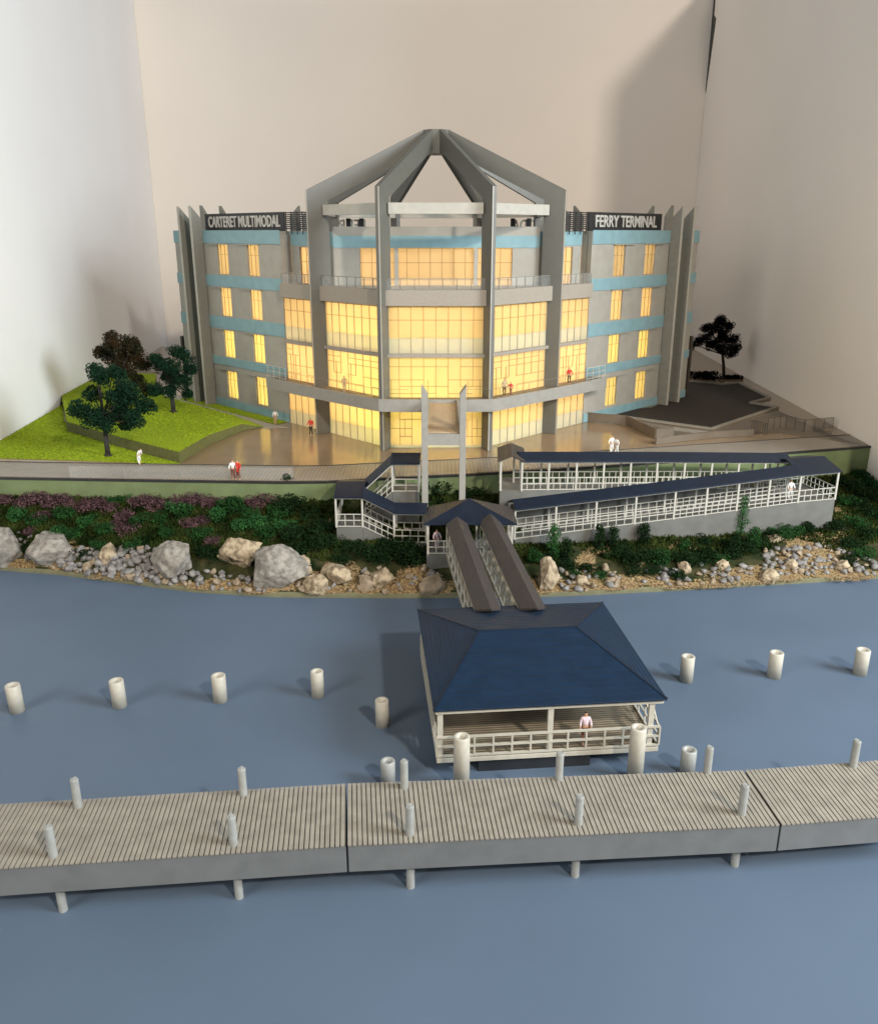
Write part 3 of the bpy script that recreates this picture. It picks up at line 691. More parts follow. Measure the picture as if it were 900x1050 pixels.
def tree(loc, clumps, h, label, m, seed, lean=0.0, leaf=0.13, trunk_h=None, dens=210):
    rg = random.Random(seed); root = empty('tree', loc); tag(root, label, 'tree', 'foam model trees')
    tr = MB(); th = trunk_h or h * .38
    limb(tr, (0, 0, -0.05), (lean * .5, 0, th * .6), .24, .19); limb(tr, (lean * .5, 0, th * .6 - .03), (lean, 0, th), .19, .16)
    limb(tr, (0, 0, -0.03), (0, 0, .18), .38, .22)
    cr = MB()
    for (x, z, r) in clumps:
        y = rg.uniform(-.9, .9) if r < 1.3 else rg.uniform(-.3, .3)
        limb(tr, (lean, 0, th - .05), (x * .8, y * .8, z - r * .3), .11, .03, 6)
        k = max(9, int(r * 21))
        for _ in range(k):
            v = Vector((rg.gauss(0, 1), rg.gauss(0, 1), rg.gauss(0, 1))).normalized() * r * rg.uniform(.35, .95)
            cl = Vector((x, y, z)) + Vector((v.x, v.y * 1.0, v.z * .85))
            leaf_cloud(cr, rg, cl, rg.uniform(.38, .62), int(dens * .5), leaf * 1.15)
    tr.build('trunk', M['trunk'], root, smooth=True); cr.build('crown', m, root)
    return root
def px2off(loc, px, py):    # offset in the tree's own vertical plane
    v = (py - 525) / FPX; u = (px - 450) / FPX; k = loc.y / (CT - v * ST)
    return k * u - loc.x, HC - k * (ST + v * CT) - loc.z
def px_clumps(loc, lst):
    s = FPX / (loc.y * CT + HC * ST)
    return [(*px2off(loc, x, y), r / s) for x, y, r in lst]
l1 = Vector((*G2(111, 468), 0.07))
tree(l1, px_clumps(l1, [(86, 418, 11), (98, 425, 12), (116, 424, 13), (132, 415, 15), (140, 428, 9), (122, 402, 14), (105, 385, 9), (98, 380, 6), (116, 384, 9), (134, 400, 11), (92, 405, 6), (148, 417, 8), (110, 433, 8), (128, 436, 7)]), 7.6, 'large dark green tree in front on the lower lawn', M['leaf'], 3, dens=190)
l2 = Vector((*G2(124, 421, 1.0), 1.0))
tree(l2, px_clumps(l2, [(114, 347, 6), (121, 352, 9), (132, 352, 9), (140, 356, 7), (104, 360, 6), (112, 364, 8), (126, 366, 11), (138, 368, 9), (146, 374, 6), (130, 380, 9), (138, 392, 8), (120, 378, 8), (150, 399, 6)]), 8, 'bronze and green tree at the back of the raised lawn near the left panel', M['leafbrown'], 5, dens=170)
l3 = Vector((*G2(178, 422, 1.0), 1.0))
tree(l3, px_clumps(l3, [(160, 368, 6), (165, 375, 8), (178, 374, 10), (187, 366, 8), (193, 378, 7), (172, 388, 10), (186, 390, 9), (163, 398, 7), (176, 400, 6), (191, 405, 4), (180, 361, 5)]), 7, 'compact dark green tree on the raised lawn beside the left fins', M['leaf'], 9, dens=170)
l4 = Vector((*G2(742, 388), 0.05))
tree(l4, px_clumps(l4, [(740, 328, 6), (745, 333, 6), (731, 335, 7), (738, 341, 9), (723, 336, 4), (716, 350, 5), (726, 347, 8), (741, 352, 10), (753, 350, 7), (757, 358, 5), (746, 362, 6), (709, 354, 3.5), (729, 354, 5)]), 8, 'near-black leaning tree on the right behind the dark car park', M['leafblack'], 12, lean=-.5, dens=150)

def bush_mesh(name, seed, m, rx_=1.0, h=0.95, n=1000, leaf=0.10, spiky=False):
    rg = random.Random(seed); mb = MB()
    k = 9
    for _ in range(k):
        a = rg.uniform(0, 6.28); r = rg.uniform(.1, .62) * rx_
        leaf_cloud(mb, rg, Vector((r * math.cos(a), r * math.sin(a) * .8, h * rg.uniform(.15, .55))), rg.uniform(.32, .5) * rx_, n // k, leaf, .75)
    o = mb.build(name, m); return o
protos = {}
def put_bush(kind, px, py, size, label, group, cat='shrub', zs=1.0):
    p = bank_hit(px, py); key = (kind, R.randrange(3))
    name = {'heather': 'heather', 'g': 'shrub', 'd': 'shrub', 'b': 'shrub', 'tall': 'conifer'}[kind]
    mm = {'heather': M['heather'], 'g': M['bushg'], 'd': M['bushd'], 'b': M['bushb'], 'tall': M['bushb']}[kind]
    rot = (0, 0, R.uniform(0, 6.28)); sc = (size * 1.4, size * 1.2, size * 1.3 * zs * R.uniform(.85, 1.1))
    if key not in protos:
        o = bush_mesh(name, hash(key) % 999 if False else (len(protos) * 17 + 3), mm, spiky=(kind == 'heather')); protos[key] = o
    else: o = dup(protos[key])
    o.location = (p.x, p.y, p.z - .12); o.rotation_euler = rot; o.scale = sc
    tag(o, label, cat, group); return o
HL = 'pinkish purple heather clump on the planted bank below the left promenade'
GL = 'bright green leafy shrub on the planted bank left of the stairs'
DL = 'low dark green shrub on the bank'
heath = [(8,512,1.0),(25,516,1.1),(42,514,1.1),(58,518,1.1),(72,516,1.),(88,520,1.2),(100,517,1.1),(112,521,.9),(123,540,1.0),(128,530,1.0),(145,517,1.1),(158,519,1.1),(172,521,.9),(30,544,.7),(190,517,1.1),(205,514,1.1),(221,516,1.0),(132,545,.9),(198,538,.9),(208,535,.8),(262,518,.9),(275,514,1.),(218,556,.7),(288,512,.9),(45,530,.7),(150,508,.8),(86,508,.7)]
for x, y, s_ in heath: put_bush('heather', x, y, s_ * .85, HL, 'heather clumps on the left bank', 'heather')
greens = [(15,530,1.1),(40,534,1.0),(66,530,1.1),(90,536,1.0),(107,546,1.),(118,514,.9),(130,510,.9),(143,534,1.),(165,535,1.0),(180,526,1.1),(190,528,1.),(170,548,.9),(225,530,1.1),(240,524,1.1),(255,530,1.1),(246,541,1.),(232,517,1.),(205,548,.9),(265,538,1.1),(284,528,1.2),(137,560,.9),(60,548,.9),(78,550,.9),(100,560,.8),(290,542,1.1),(275,550,1.)]
for i, (x, y, s_) in enumerate(greens): put_bush('b' if i % 3 == 0 else 'g', x, y, s_ * .9, GL, 'green shrubs on the left bank')
darks = [(300,520,1.3),(318,530,1.3),(330,545,1.1),(305,548,1.2),(322,560,1.1),(338,558,1.),(355,566,1.),(300,566,1.),(85,570,.9),(32,560,.7),(222,570,1.),(236,573,.9),(210,566,.8),(310,580,.8)]
for x, y, s_ in darks: put_bush('d', x, y, s_ * .9, 'dark green shrub between the purple heather and the covered stairs', 'dark shrubs left of the stairs')
mid = [(372,568,1.1),(388,575,1.1),(405,570,1.3),(420,575,1.4),(412,562,1.2),(432,578,1.0),(395,560,.9),(350,575,.9)]
for x, y, s_ in mid: put_bush('d', x, y, s_ * .9, 'dark green shrub at the foot of the covered stairs', 'dark shrubs under the stairs')
for x, y, s_ in [(448,506,1.4),(458,504,1.4),(485,508,1.1)]: put_bush('d', x, y, s_, 'near-black shrub in the shade against the green retaining wall', 'shrubs against the retaining wall')
rightg = [(548,574,1.),(562,578,.9),(582,582,.9),(600,586,.9),(590,590,.7),(632,572,1.1),(648,578,1.2),(662,574,1.2),(678,578,1.2),(694,574,1.2),(708,578,1.2),(722,572,1.1),(738,578,1.0),(668,588,.9),(690,590,.9),(650,588,.8),(616,592,.7),(752,568,1.),(765,564,1.),(780,560,1.),(700,562,.9),(720,558,.9),(742,560,.9),(640,562,.7)]
for i, (x, y, s_) in enumerate(rightg): put_bush('g' if i % 4 == 0 else 'd', x, y, s_ * .85, 'dark green ground shrub on the bank below the long ramp', 'shrubs below the long ramp')
farr = [(810,549,1.0),(824,545,1.0),(846,541,1.1),(800,551,1.),(790,550,1.),(858,540,.9),(868,516,1.1),(880,520,1.),(890,512,1.2),(878,540,1.),(890,552,1.),(872,562,1.),(884,572,1.),(862,498,1.1),(875,502,1.2),(890,498,1.2),(895,530,1.1),(868,575,.8),(880,488,1.)]
for i, (x, y, s_) in enumerate(farr): put_bush('g' if i % 3 == 0 else 'd', x, y, s_ * .9, 'dark green shrub on the bank right of the gravel slope', 'shrubs at the right end of the bank')
# taller individual plants
def upright(px, py, h, r, m, label):
    p = bank_hit(px, py) if px != 828 else Vector((28.6, 66.8, -2.3)); root = empty('upright_shrub', (p.x, p.y, p.z - .1)); tag(root, label, 'shrub')
    rg = random.Random(int(px)); cr = MB(); tr = MB()
    for k in range(12):
        z = h * (k + .6) / 12.5; rr_ = r * (1.0 - .55 * abs(z / h - .35))
        for _ in range(3): leaf_cloud(cr, rg, Vector((rg.uniform(-.35, .35) * rr_, rg.uniform(-.3, .3) * rr_, z)), rr_ * rg.uniform(.5, .8), 34, .11)
    limb(tr, (0, 0, 0), (0, 0, h * .8), .07, .03); tr.build('stem', M['trunk'], root); cr.build('foliage', m, root)
upright(567, 570, 2.5, .62, M['bushb'], 'tall bright green shrub against the grey ramp base nearest the gangway')
upright(580, 573, 1.7, .62, M['bushd'], 'dark rounded shrub just right of the tall bright green shrub')
upright(614, 563, 1.9, .55, M['bushd'], 'left one of two dark twin shrubs against the ramp base')
upright(628, 562, 1.7, .6, M['bushd'], 'right one of two dark twin shrubs against the ramp base')
upright(660, 556, 1.6, .6, M['bushd'], 'small dark upright shrub against the middle of the ramp base')
upright(759, 548, 3.2, .55, M['bushb'], 'tallest bright green columnar shrub in front of the long ramp railing')
upright(772, 562, 1.7, .7, M['bushg'], 'green shrub at the right foot of the tallest columnar shrub')
upright(296, 512, 2.0, .7, M['bushd'], 'dark upright shrub in front of the plaza edge left of the stairs')
upright(828, 480, 2.4, .7, M['bushg'], 'green shrub rising behind the right end of the upper ramp roof')
upright(752, 566, 1.6, .6, M['bushd'], 'dark shrub at the left foot of the tallest columnar shrub')
def planter(px, py, r, label):
    p = G(px, py, 0.02); rg = random.Random(int(px * 3)); mb = MB()
    for _ in range(7): leaf_cloud(mb, rg, Vector((rg.uniform(-1, 1) * r, rg.uniform(-.4, .4) * r, rg.uniform(.1, .4) * r * .6)), .5 * r, 150, .2)
    o = mb.build('shrub', M['leafblack']); o.location = p; tag(o, label, 'shrub')
planter(728, 388, 1.6, 'low black hedge clump at the foot of the right tree, left side')
planter(716, 386, 1.2, 'small black shrub between the wing end and the right tree')
planter(752, 388, .8, 'small black shrub at the right foot of the leaning tree')
# ground cover and gravel: uncountable
rg = random.Random(31); mb = MB()
def green_zone(x, t):
    if x < -6: return t > .30 + .12 * noise.noise(Vector((x * .3, 0, 2)))
    if x < 4: return t > .42
    return t > .26 + .22 * noise.noise(Vector((x * .25, 0, 7)))
for _ in range(90000):
    x = rg.uniform(-37.5, 37); y0 = interp(wpts, x); y1 = interp(edge, x); t = rg.random(); y = y0 + (y1 - y0) * t
    if not green_zone(x, t): continue
    if noise.noise(Vector((x * .55, y * .55, 9))) < -.42: continue
    z = bank_z(x, y); a = rg.uniform(0, 6.28); r = rg.uniform(.06, .14); h = rg.uniform(.08, .34)
    mb.add([(x + r * math.cos(a), y + r * math.sin(a), z - .02), (x - r * math.cos(a), y - r * math.sin(a), z - .02), (x + rg.uniform(-.1, .1), y + rg.uniform(-.1, .1), z + h)], [(0, 1, 2)])
tag(mb.build('ground_cover', M['moss']), 'mossy dark green ground cover over the sloping bank', 'ground cover', kind='stuff')
ico_v = []; bm = bmesh.new(); bmesh.ops.create_icosphere(bm, subdivisions=1, radius=1); ico_v = [v.co.copy() for v in bm.verts]; ico_f = [tuple(v.index for v in f.verts) for f in bm.faces]; bm.free()
mb = MB()
def gravel_at(px, py, rx_, ry_, n_):
    for _ in range(n_):
        a = rg.uniform(0, 6.28); q = math.sqrt(rg.random()); p = bank_hit(px + rx_ * q * math.cos(a), py + ry_ * q * math.sin(a))
        r = rg.uniform(.03, .065)
        mb.add([Vector((p.x, p.y, p.z + r * .3)) + Vector((v.x * r, v.y * r, v.z * r * .7)) for v in ico_v], ico_f)
for g_ in [(60, 578, 14, 5, 260), (70, 560, 8, 12, 200), (262, 604, 18, 5, 380), (300, 600, 20, 5, 380), (335, 604, 20, 4, 300), (350, 585, 20, 12, 500), (375, 602, 18, 6, 300), (410, 602, 22, 6, 420), (445, 603, 14, 6, 260),
           (420, 588, 14, 6, 220), (548, 600, 8, 6, 120), (580, 603, 24, 4, 380), (600, 580, 8, 12, 260), (625, 598, 24, 8, 520), (650, 580, 8, 10, 180), (668, 594, 16, 6, 260), (620, 562, 14, 6, 260), (700, 560, 14, 5, 260),
           (720, 600, 40, 3, 420), (770, 590, 24, 10, 620), (800, 592, 26, 5, 420), (826, 556, 20, 14, 900), (845, 582, 18, 10, 520), (822, 578, 18, 12, 420), (870, 592, 26, 4, 300), (858, 528, 14, 10, 300), (880, 590, 20, 3, 200), (20, 577, 20, 4, 120), (640, 600, 20, 4, 400), (735, 592, 14, 8, 300), (860, 560, 12, 14, 360), (692, 600, 24, 4, 300), (556, 606, 10, 3, 150), (605, 566, 8, 8, 180), (120, 592, 30, 3, 150), (220, 602, 30, 3, 220)]:
    gravel_at(*g_)
PATCH = [(60,578,18,6),(70,560,9,13),(262,603,26,7),(300,600,24,6),(340,596,26,14),(350,583,18,9),(380,600,24,9),(415,600,28,9),(450,602,18,8),(428,586,14,7),(548,600,12,8),(585,602,30,7),(600,582,12,14),(628,598,28,8),
         (652,582,9,11),(672,594,20,7),(622,562,14,6),(702,560,15,5),(720,600,44,5),(772,591,28,11),(800,592,30,7),(826,558,22,17),(846,580,24,13),(815,578,22,14),(870,590,32,7),(858,530,15,11),(30,578,30,4),(110,590,46,5),(165,598,30,5),(225,600,32,6),(862,562,18,14)]
gb = MB(); GX, GY = 760, 44; idx = {}
def gv(i, j):
    if (i, j) not in idx:
        x = -37.8 + 75.0 * i / GX; y0 = interp(wpts, x); y1 = interp(edge, x) - .02; y = y0 + (y1 - y0) * j / GY
        gb.v.append((x, y, bank_z(x, y) + .025 + .02 * noise.noise(Vector((x * 4, y * 4, 3))))); idx[(i, j)] = len(gb.v) - 1
    return idx[(i, j)]
for i in range(GX):
    for j in range(GY - 12):
        x = -37.8 + 75.0 * (i + .5) / GX; y0 = interp(wpts, x); y1 = interp(edge, x); y = y0 + (y1 - y0) * (j + .5) / GY; z = bank_z(x, y)
        d_ = y * CT - (z - HC) * ST; qx = 450 + FPX * x / d_; qy = 525 - FPX * ((z - HC) * CT + y * ST) / d_
        e_ = min(((qx - a) / c) ** 2 + ((qy - b) / d) ** 2 for a, b, c, d in PATCH) + .55 * noise.noise(Vector((x * 1.6, y * 1.6, 0)))
        if e_ < 1: gb.f.append((gv(i, j), gv(i + 1, j), gv(i + 1, j + 1), gv(i, j + 1)))
M['gbed'] = mat('gravel_bed', (0.07, 0.045, 0.02), 0.95, 0.3, 7.0, bump=1.0, bscale=12, col2=(0.33, 0.24, 0.12), spec=0.1, detail=8, ramp=(.38, .6))
tag(gb.build('gravel_bed', M['gbed'], smooth=True), kind='structure')
tag(mb.build('gravel', M['gravel']), 'orange and tan gravel spread along the shoreline of the bank', 'gravel', kind='stuff')

# ------------------------------------------------------------------ stones
def rock_mesh(name, m, seed, sub=3, amp=.28, sq=(1, .8, .75), facet=False):
    bm = bmesh.new(); bmesh.ops.create_icosphere(bm, subdivisions=sub + (1 if sub > 3 else 0), radius=1); rg = random.Random(seed); off = Vector((seed * 3.1, seed * 1.7, 0))
    pl = [(Vector((rg.gauss(0, 1), rg.gauss(0, 1), rg.gauss(0, 1))).normalized(), rg.uniform(.52, .82)) for _ in range(16 if sub > 3 else 6)]
    for v in bm.verts:
        for pn_, pd in pl: v.co -= pn_ * max(0, v.co.dot(pn_) - pd) * (1.0 if sub > 3 else .9)
    for v in bm.verts:
        n_ = noise.noise(v.co * 1.1 + off) * amp * 1.6 + noise.noise(v.co * 2.6 + off) * amp * .6 + (noise.noise(v.co * 5 + off) * amp * .45 + noise.noise(v.co * 12 + off) * amp * .2 if sub > 3 else 0)
        v.co = v.co * (1 + n_); v.co = Vector((v.co.x * sq[0], v.co.y * sq[1], v.co.z * sq[2]))
    me = bpy.data.meshes.new(name); bm.to_mesh(me); bm.free(); me.materials.append(m)
    for p in me.polygons: p.use_smooth = not facet
    o = bpy.data.objects.new(name, me); C.objects.link(o); return o
def boulder(cxp, cyp, wpx, hpx, m, seed, label, rot=0.0, amp=.11):
    base = bank_hit(cxp, cyp + hpx * .35); s = FPX / (base.y * CT - (base.z - HC) * ST)
    w_ = wpx / s / 2 * 1.27; h_ = hpx / s / 2 * 1.32
    o = rock_mesh('boulder', m, seed, 4, amp, (w_, w_ * .75, h_ * 1.05))
    o.location = (base.x, base.y + .15, base.z + h_ * .45); o.rotation_euler = (rad(-12), rot, R.uniform(-.3, .3)); tag(o, label, 'boulder'); return o
boulder(2, 565, 38, 36, M['rockw'], 2, 'white speckled boulder cut by the left edge of the photo')
boulder(56, 559, 46, 31, M['rockw'], 5, 'broad pale boulder with orange gravel on it, second from the left edge', .2)
boulder(110, 567, 20, 20, M['rockc'], 7, 'small mossy yellow boulder between two pale boulders on the left shore')
boulder(178, 569, 52, 36, M['rockw'], 11, 'big white speckled boulder below the purple heather')
boulder(247, 564, 40, 32, M['rockc'], 14, 'cream hollowed boulder left of the biggest grey speckled one', -.2, .15)
boulder(284, 579, 56, 42, M['rockw'], 19, 'biggest grey and white speckled boulder on the left shore')
boulder(311, 580, 18, 24, M['rockc'], 23, 'small upright cream boulder touching the biggest speckled one')
boulder(324, 596, 30, 20, M['rockc'], 27, 'low tan boulder near the water right of the biggest speckled one')
boulder(344, 588, 30, 24, M['rockc'], 31, 'flat gravel-coloured boulder below the covered stairs')
boulder(391, 592, 28, 20, M['rockc'], 35, 'rounded tan boulder below the stair landing')
boulder(377, 596, 18, 16, M['stonet'], 36, 'small brown boulder left of the rounded tan one below the stairs')
boulder(444, 600, 26, 18, M['stonet'], 39, 'brown boulder in the shade beside the gangway')
boulder(561, 590, 24, 34, M['rockc'], 43, 'tall cream boulder standing right of the gangways', .15)
boulder(595, 596, 14, 12, M['rockc'], 44, 'small cream rock just right of the tall cream boulder')
boulder(702, 582, 14, 11, M['rockc'], 47, 'cream rock near the shore in the middle of the right bank')
boulder(740, 580, 13, 13, M['rockc'], 49, 'cream rock beside grey stones below the columnar shrub')
boulder(788, 590, 22, 12, M['rockc'], 52, 'flat cream rock by the water in front of the orange gravel')
boulder(794, 552, 16, 9, M['rockc'], 55, 'flat white rock resting among green shrubs high on the right bank')
boulder(812, 579, 13, 11, M['rockc'], 57, 'square cream rock in the grey stone pile on the right')
boulder(862, 580, 16, 12, M['rockc'], 61, 'cream rock at the right foot of the gravel slope')
sp = [rock_mesh('stone', M['stone'] if k < 4 else M['stonet'], 100 + k, 2, .34, (1, .9, .85)) for k in range(6)]
used = [False] * 6
def stone(px, py, r, label, group, tan=False):
    k = R.choice((4, 5)) if tan else R.randrange(4)
    p = bank_hit(px, py)
    if not used[k]: o = sp[k]; used[k] = True
    else: o = dup(sp[k])
    o.location = (p.x, p.y, p.z + r * .35); o.rotation_euler = (R.uniform(-.5, .5), R.uniform(-.5, .5), R.uniform(0, 6.28)); o.scale = (r, r * R.uniform(.75, 1), r * R.uniform(.7, .95))
    tag(o, label, 'stone', group)
def pile(n_, x0, x1, ytop, ybot, label, group, rmin=.2, rmax=.42, tanp=.12):
    placed = []; tries = 0
    while len(placed) < n_ and tries < 6000:
        tries += 1; x = R.uniform(x0, x1); t = R.random(); y = ytop(x) + (ybot(x) - ytop(x)) * t
        if any(abs(x - a) < 4.0 and abs(y - b) < 3.1 for a, b in placed): continue
        placed.append((x, y)); tn = R.random() < tanp; stone(x, y, R.uniform(rmin, rmax), label.replace('grey or tan', 'tan' if tn else 'grey').replace('grey', 'tan') if tn else label.replace('grey or tan', 'grey').replace('brownish', 'greyish'), group, tn)
sh_y = lambda x: interp(wedge, x) - 4
pile(20, 0, 60, lambda x: 545 if x < 40 else 560, lambda x: 584, 'small grey stone around the boulders at the left end of the shore', 'stones at the left end of the shore', .18, .33)
pile(95, 62, 165, lambda x: 562 + max(0, (90 - x)) * .3, sh_y, 'rounded grey stone in the pile between the pale boulders', 'stones between the left boulders', .24, .46)
pile(36, 160, 255, lambda x: 586 if x > 165 else 575, sh_y, 'rounded grey stone at the water below the cream boulder', 'stones below the cream boulder', .2, .4, .3)
pile(22, 262, 345, lambda x: 590, sh_y, 'grey or tan stone at the water near the biggest speckled boulder', 'stones by the biggest boulder', .2, .38, .5)
pile(26, 345, 452, lambda x: 582, sh_y, 'brownish stone on the shore below the covered stairs', 'stones below the covered stairs', .2, .42, .6)
pile(30, 566, 640, lambda x: 584, sh_y, 'grey stone on the shore right of the tall cream boulder', 'stones right of the gangways', .2, .4, .45)
pile(40, 660, 770, lambda x: 580 - (x - 660) * .02, sh_y, 'small grey stone on the shore below the dark ground shrubs', 'stones in the middle of the right shore', .18, .36, .15)
pile(44, 782, 832, lambda x: 562, lambda x: 590, 'grey stone in the heap left of the orange gravel slope', 'stones left of the gravel slope', .2, .38, .12)
pile(40, 832, 898, lambda x: 553 + (x - 832) * .35, lambda x: 588, 'grey stone at the right end of the shore', 'stones at the right end of the shore', .2, .38, .12)

# ------------------------------------------------------------------ covered ramps, stairs, pavilion
def rail(mb, a, b, h=0.95, rows=2, sp_=0.55, base=0.06, t=0.06):
    a = Vector(a); b = Vector(b); L_ = (b - a).length
    for k in range(rows + 1):
        z = Vector((0, 0, base + (h - base) * k / rows)); mb.bar(a + z, b + z, t, t)
    n_ = max(1, round(L_ / sp_))
    for i in range(n_ + 1):
        p = a.lerp(b, i / n_); mb.bar(p + Vector((0, 0, base)), p + Vector((0, 0, h)), t * .9, t * .9)
def gable(mb, a, b, wd, zr, ext=0.15, over=0.2, th=0.1):
    """gabled roof over the strip whose front line is a-b and width wd towards n (back)"""
    a = Vector(a); b = Vector(b); d = (b - a); d2 = Vector((d.x, d.y, 0)).normalized(); n = Vector((-d2.y, d2.x, 0))
    a = a - d.normalized() * ext; b = b + d.normalized() * ext
    f0, f1 = a - n * over, b - n * over; r0, r1 = a + n * wd / 2 + Vector((0, 0, zr)), b + n * wd / 2 + Vector((0, 0, zr)); k0, k1 = a + n * (wd + over), b + n * (wd + over)
    dn = Vector((0, 0, -th))
    mb.add([f0, f1, r1, r0, k0, k1, f0 + dn, f1 + dn, r1 + dn, r0 + dn, k0 + dn, k1 + dn],
           [(0, 1, 2, 3), (3, 2, 5, 4), (6, 9, 8, 7), (9, 10, 11, 8), (0, 6, 7, 1), (4, 5, 11, 10), (0, 3, 9, 6), (3, 4, 10, 9), (1, 7, 8, 2), (2, 8, 11, 5)])
def covered_run(root, a, b, wd, roof_h, zr, posts, zb, roofm, railm, sp_=.55, rows=2, ext=.1, base_m=None, ends=(False, False), backrail=True, nobase=False):
    """a,b : floor points of the front line (left to right); strip goes back by wd"""
    A = Vector(a); Bv = Vector(b); d = Vector((Bv.x - A.x, Bv.y - A.y, 0)).normalized(); n = Vector((-d.y, d.x, 0))
    if not nobase:
        MB().hexa([Vector((A.x, A.y, zb)), Vector((Bv.x, Bv.y, zb)), Vector((Bv.x, Bv.y, zb)) + n * wd, Vector((A.x, A.y, zb)) + n * wd],
              [A, Bv, Bv + n * wd, A + n * wd]).build('base_wall', base_m or M['basegrey'], root)
    r = MB(); rail(r, A + n * .05, Bv + n * .05, rows=rows, sp_=sp_)
    if backrail: rail(r, A + n * (wd - .05), Bv + n * (wd - .05), rows=rows, sp_=sp_)
    if ends[0]: rail(r, A + n * .05, A + n * (wd - .05), rows=rows, sp_=sp_)
    if ends[1]: rail(r, Bv + n * .05, Bv + n * (wd - .05), rows=rows, sp_=sp_)
    r.build('railing', railm, root)
    for i in range(posts + 1):
        for w_ in (.04, wd - .04):
            p = A.lerp(Bv, i / posts) + n * w_
            MB().bar(p, p + Vector((0, 0, roof_h - .02)), .13).build('post', railm, root)
    e = MB()
    for w_ in (.03, wd - .03):
        e.bar(A + n * w_ + Vector((0, 0, roof_h - .06)), Bv + n * w_ + Vector((0, 0, roof_h - .06)), .12, .12)
    e.build('eaves_beam', railm, root)
    g = MB(); gable(g, A + Vector((0, 0, roof_h + .1)), Bv + Vector((0, 0, roof_h + .1)), wd, zr, ext=ext); g.build('roof', roofm, root)

# long ramp (switchback) on the right
ramp = empty('covered_ramp', (5, 57, -5)); tag(ramp, 'long covered switchback ramp with navy roof and white railings', 'ramp')
def local(root): return root
def rebase(root):
    """move children so that their world place stays after the root was given a location"""
    l = root.location.copy()
    for ch in root.children:
        ch.matrix_parent_inverse = Matrix.Identity(4); ch.location = ch.location - l
covered_run(ramp, (5.4, 56.6, -3.25), (17.2, 58.7, -2.45), 1.75, 2.22, .42, 4, -5.4, M['navy'], M['white'], ext=.02, sp_=.62)
covered_run(ramp, (17.2, 58.7, -2.45), (26.9, 60.4, -1.72), 1.75, 2.22, .42, 4, -5.4, M['navy'], M['white'], ext=.02, sp_=.5, rows=3)
covered_run(ramp, (26.9, 60.4, -1.72), (29.9, 60.93, -1.62), 4.3, 2.2, .55, 1, -5.4, M['navy'], M['white'], ext=.08, sp_=.55, rows=2, ends=(False, True))
covered_run(ramp, (5.9, 58.62, -.22), (16.3, 60.95, -.82), 1.75, 2.18, .42, 5, -4.6, M['navy'], M['white'], ext=.02, sp_=.5)
covered_run(ramp, (16.3, 60.95, -.82), (27.3, 63.3, -1.5), 1.75, 2.18, .42, 5, -4.6, M['navy'], M['white'], ext=.02, sp_=.5)
# entrance arm from the plaza
covered_run(ramp, (4.55, 61.4, .0), (4.4, 58.55, -.2), -1.6 if False else 1.6, 2.15, .42, 2, -4.6, M['roof_reflect'], M['white'], ext=.12, sp_=.5, backrail=False)
rebase(ramp)

# stairs on the left
st = empty('covered_stairs', (-5, 57, -5)); tag(st, 'covered switchback stairs with navy roof left of the waterfront pavilion', 'stairs')
covered_run(st, (-3.15, 56.1, -3.3), (-.9, 56.0, -3.3), 1.7, 2.2, .42, 1, -5.2, M['navy'], M['white'], ext=.05, sp_=.6)
covered_run(st, (-7.2, 56.1, -2.15), (-5.35, 56.1, -2.15), 3.9, 2.2, .5, 1, -4.9, M['navy'], M['white'], ext=.1, sp_=.6, ends=(True, False), backrail=False)
covered_run(st, (-3.35, 58.4, -.25), (-1.45, 58.4, -.25), 2.2, 2.1, .45, 1, -4.3, M['navy'], M['white'], ext=.1, sp_=.9, backrail=False)
def flight(root, a, b, wd, roof_h):
    A = Vector(a); Bv = Vector(b); n = Vector((0, 1, 0)); k = 10
    # solid sawtooth flight
    poly = [Vector((A.x, A.y, -4.9)), Vector((Bv.x, Bv.y, -4.9))]
    tops = []
    hi, lo = (A, Bv) if A.z > Bv.z else (Bv, A)
    for i in range(k):
        p = hi.lerp(lo, i / k); q = hi.lerp(lo, (i + 1) / k); tops += [Vector((p.x, A.y, p.z)), Vector((q.x, A.y, p.z))]
    tops.append(Vector((lo.x, A.y, lo.z)))
    mb = MB()
    for i in range(k):
        p = hi.lerp(lo, i / k); q = hi.lerp(lo, (i + 1) / k); x0, x1 = sorted((p.x, q.x)); mb.box(x0, x1, A.y, A.y + wd, -4.9, q.z + (p.z - q.z) * .5)
    mb.build('flight', M['basegrey'], root)
    r = MB(); 
    for w_ in (.05, wd - .05): rail(r, A + n * w_, Bv + n * w_, sp_=.5)
    r.build('railing', M['white'], root)
    e = MB()
    for w_ in (.03, wd - .03): e.bar(A + n * w_ + Vector((0, 0, roof_h - .06)), Bv + n * w_ + Vector((0, 0, roof_h - .06)), .12)
    e.build('eaves_beam', M['white'], root)
    g = MB(); gable(g, A + Vector((0, 0, roof_h + .1)), Bv + Vector((0, 0, roof_h + .1)), wd, .42, ext=.03); g.build('roof', M['navy'], root)
flight(st, (-5.33, 56.12, -2.15), (-3.17, 56.12, -3.28), 1.66, 2.2)
flight(st, (-5.33, 58.42, -2.1), (-3.37, 58.42, -.27), 1.6, 2.12)
rebase(st)

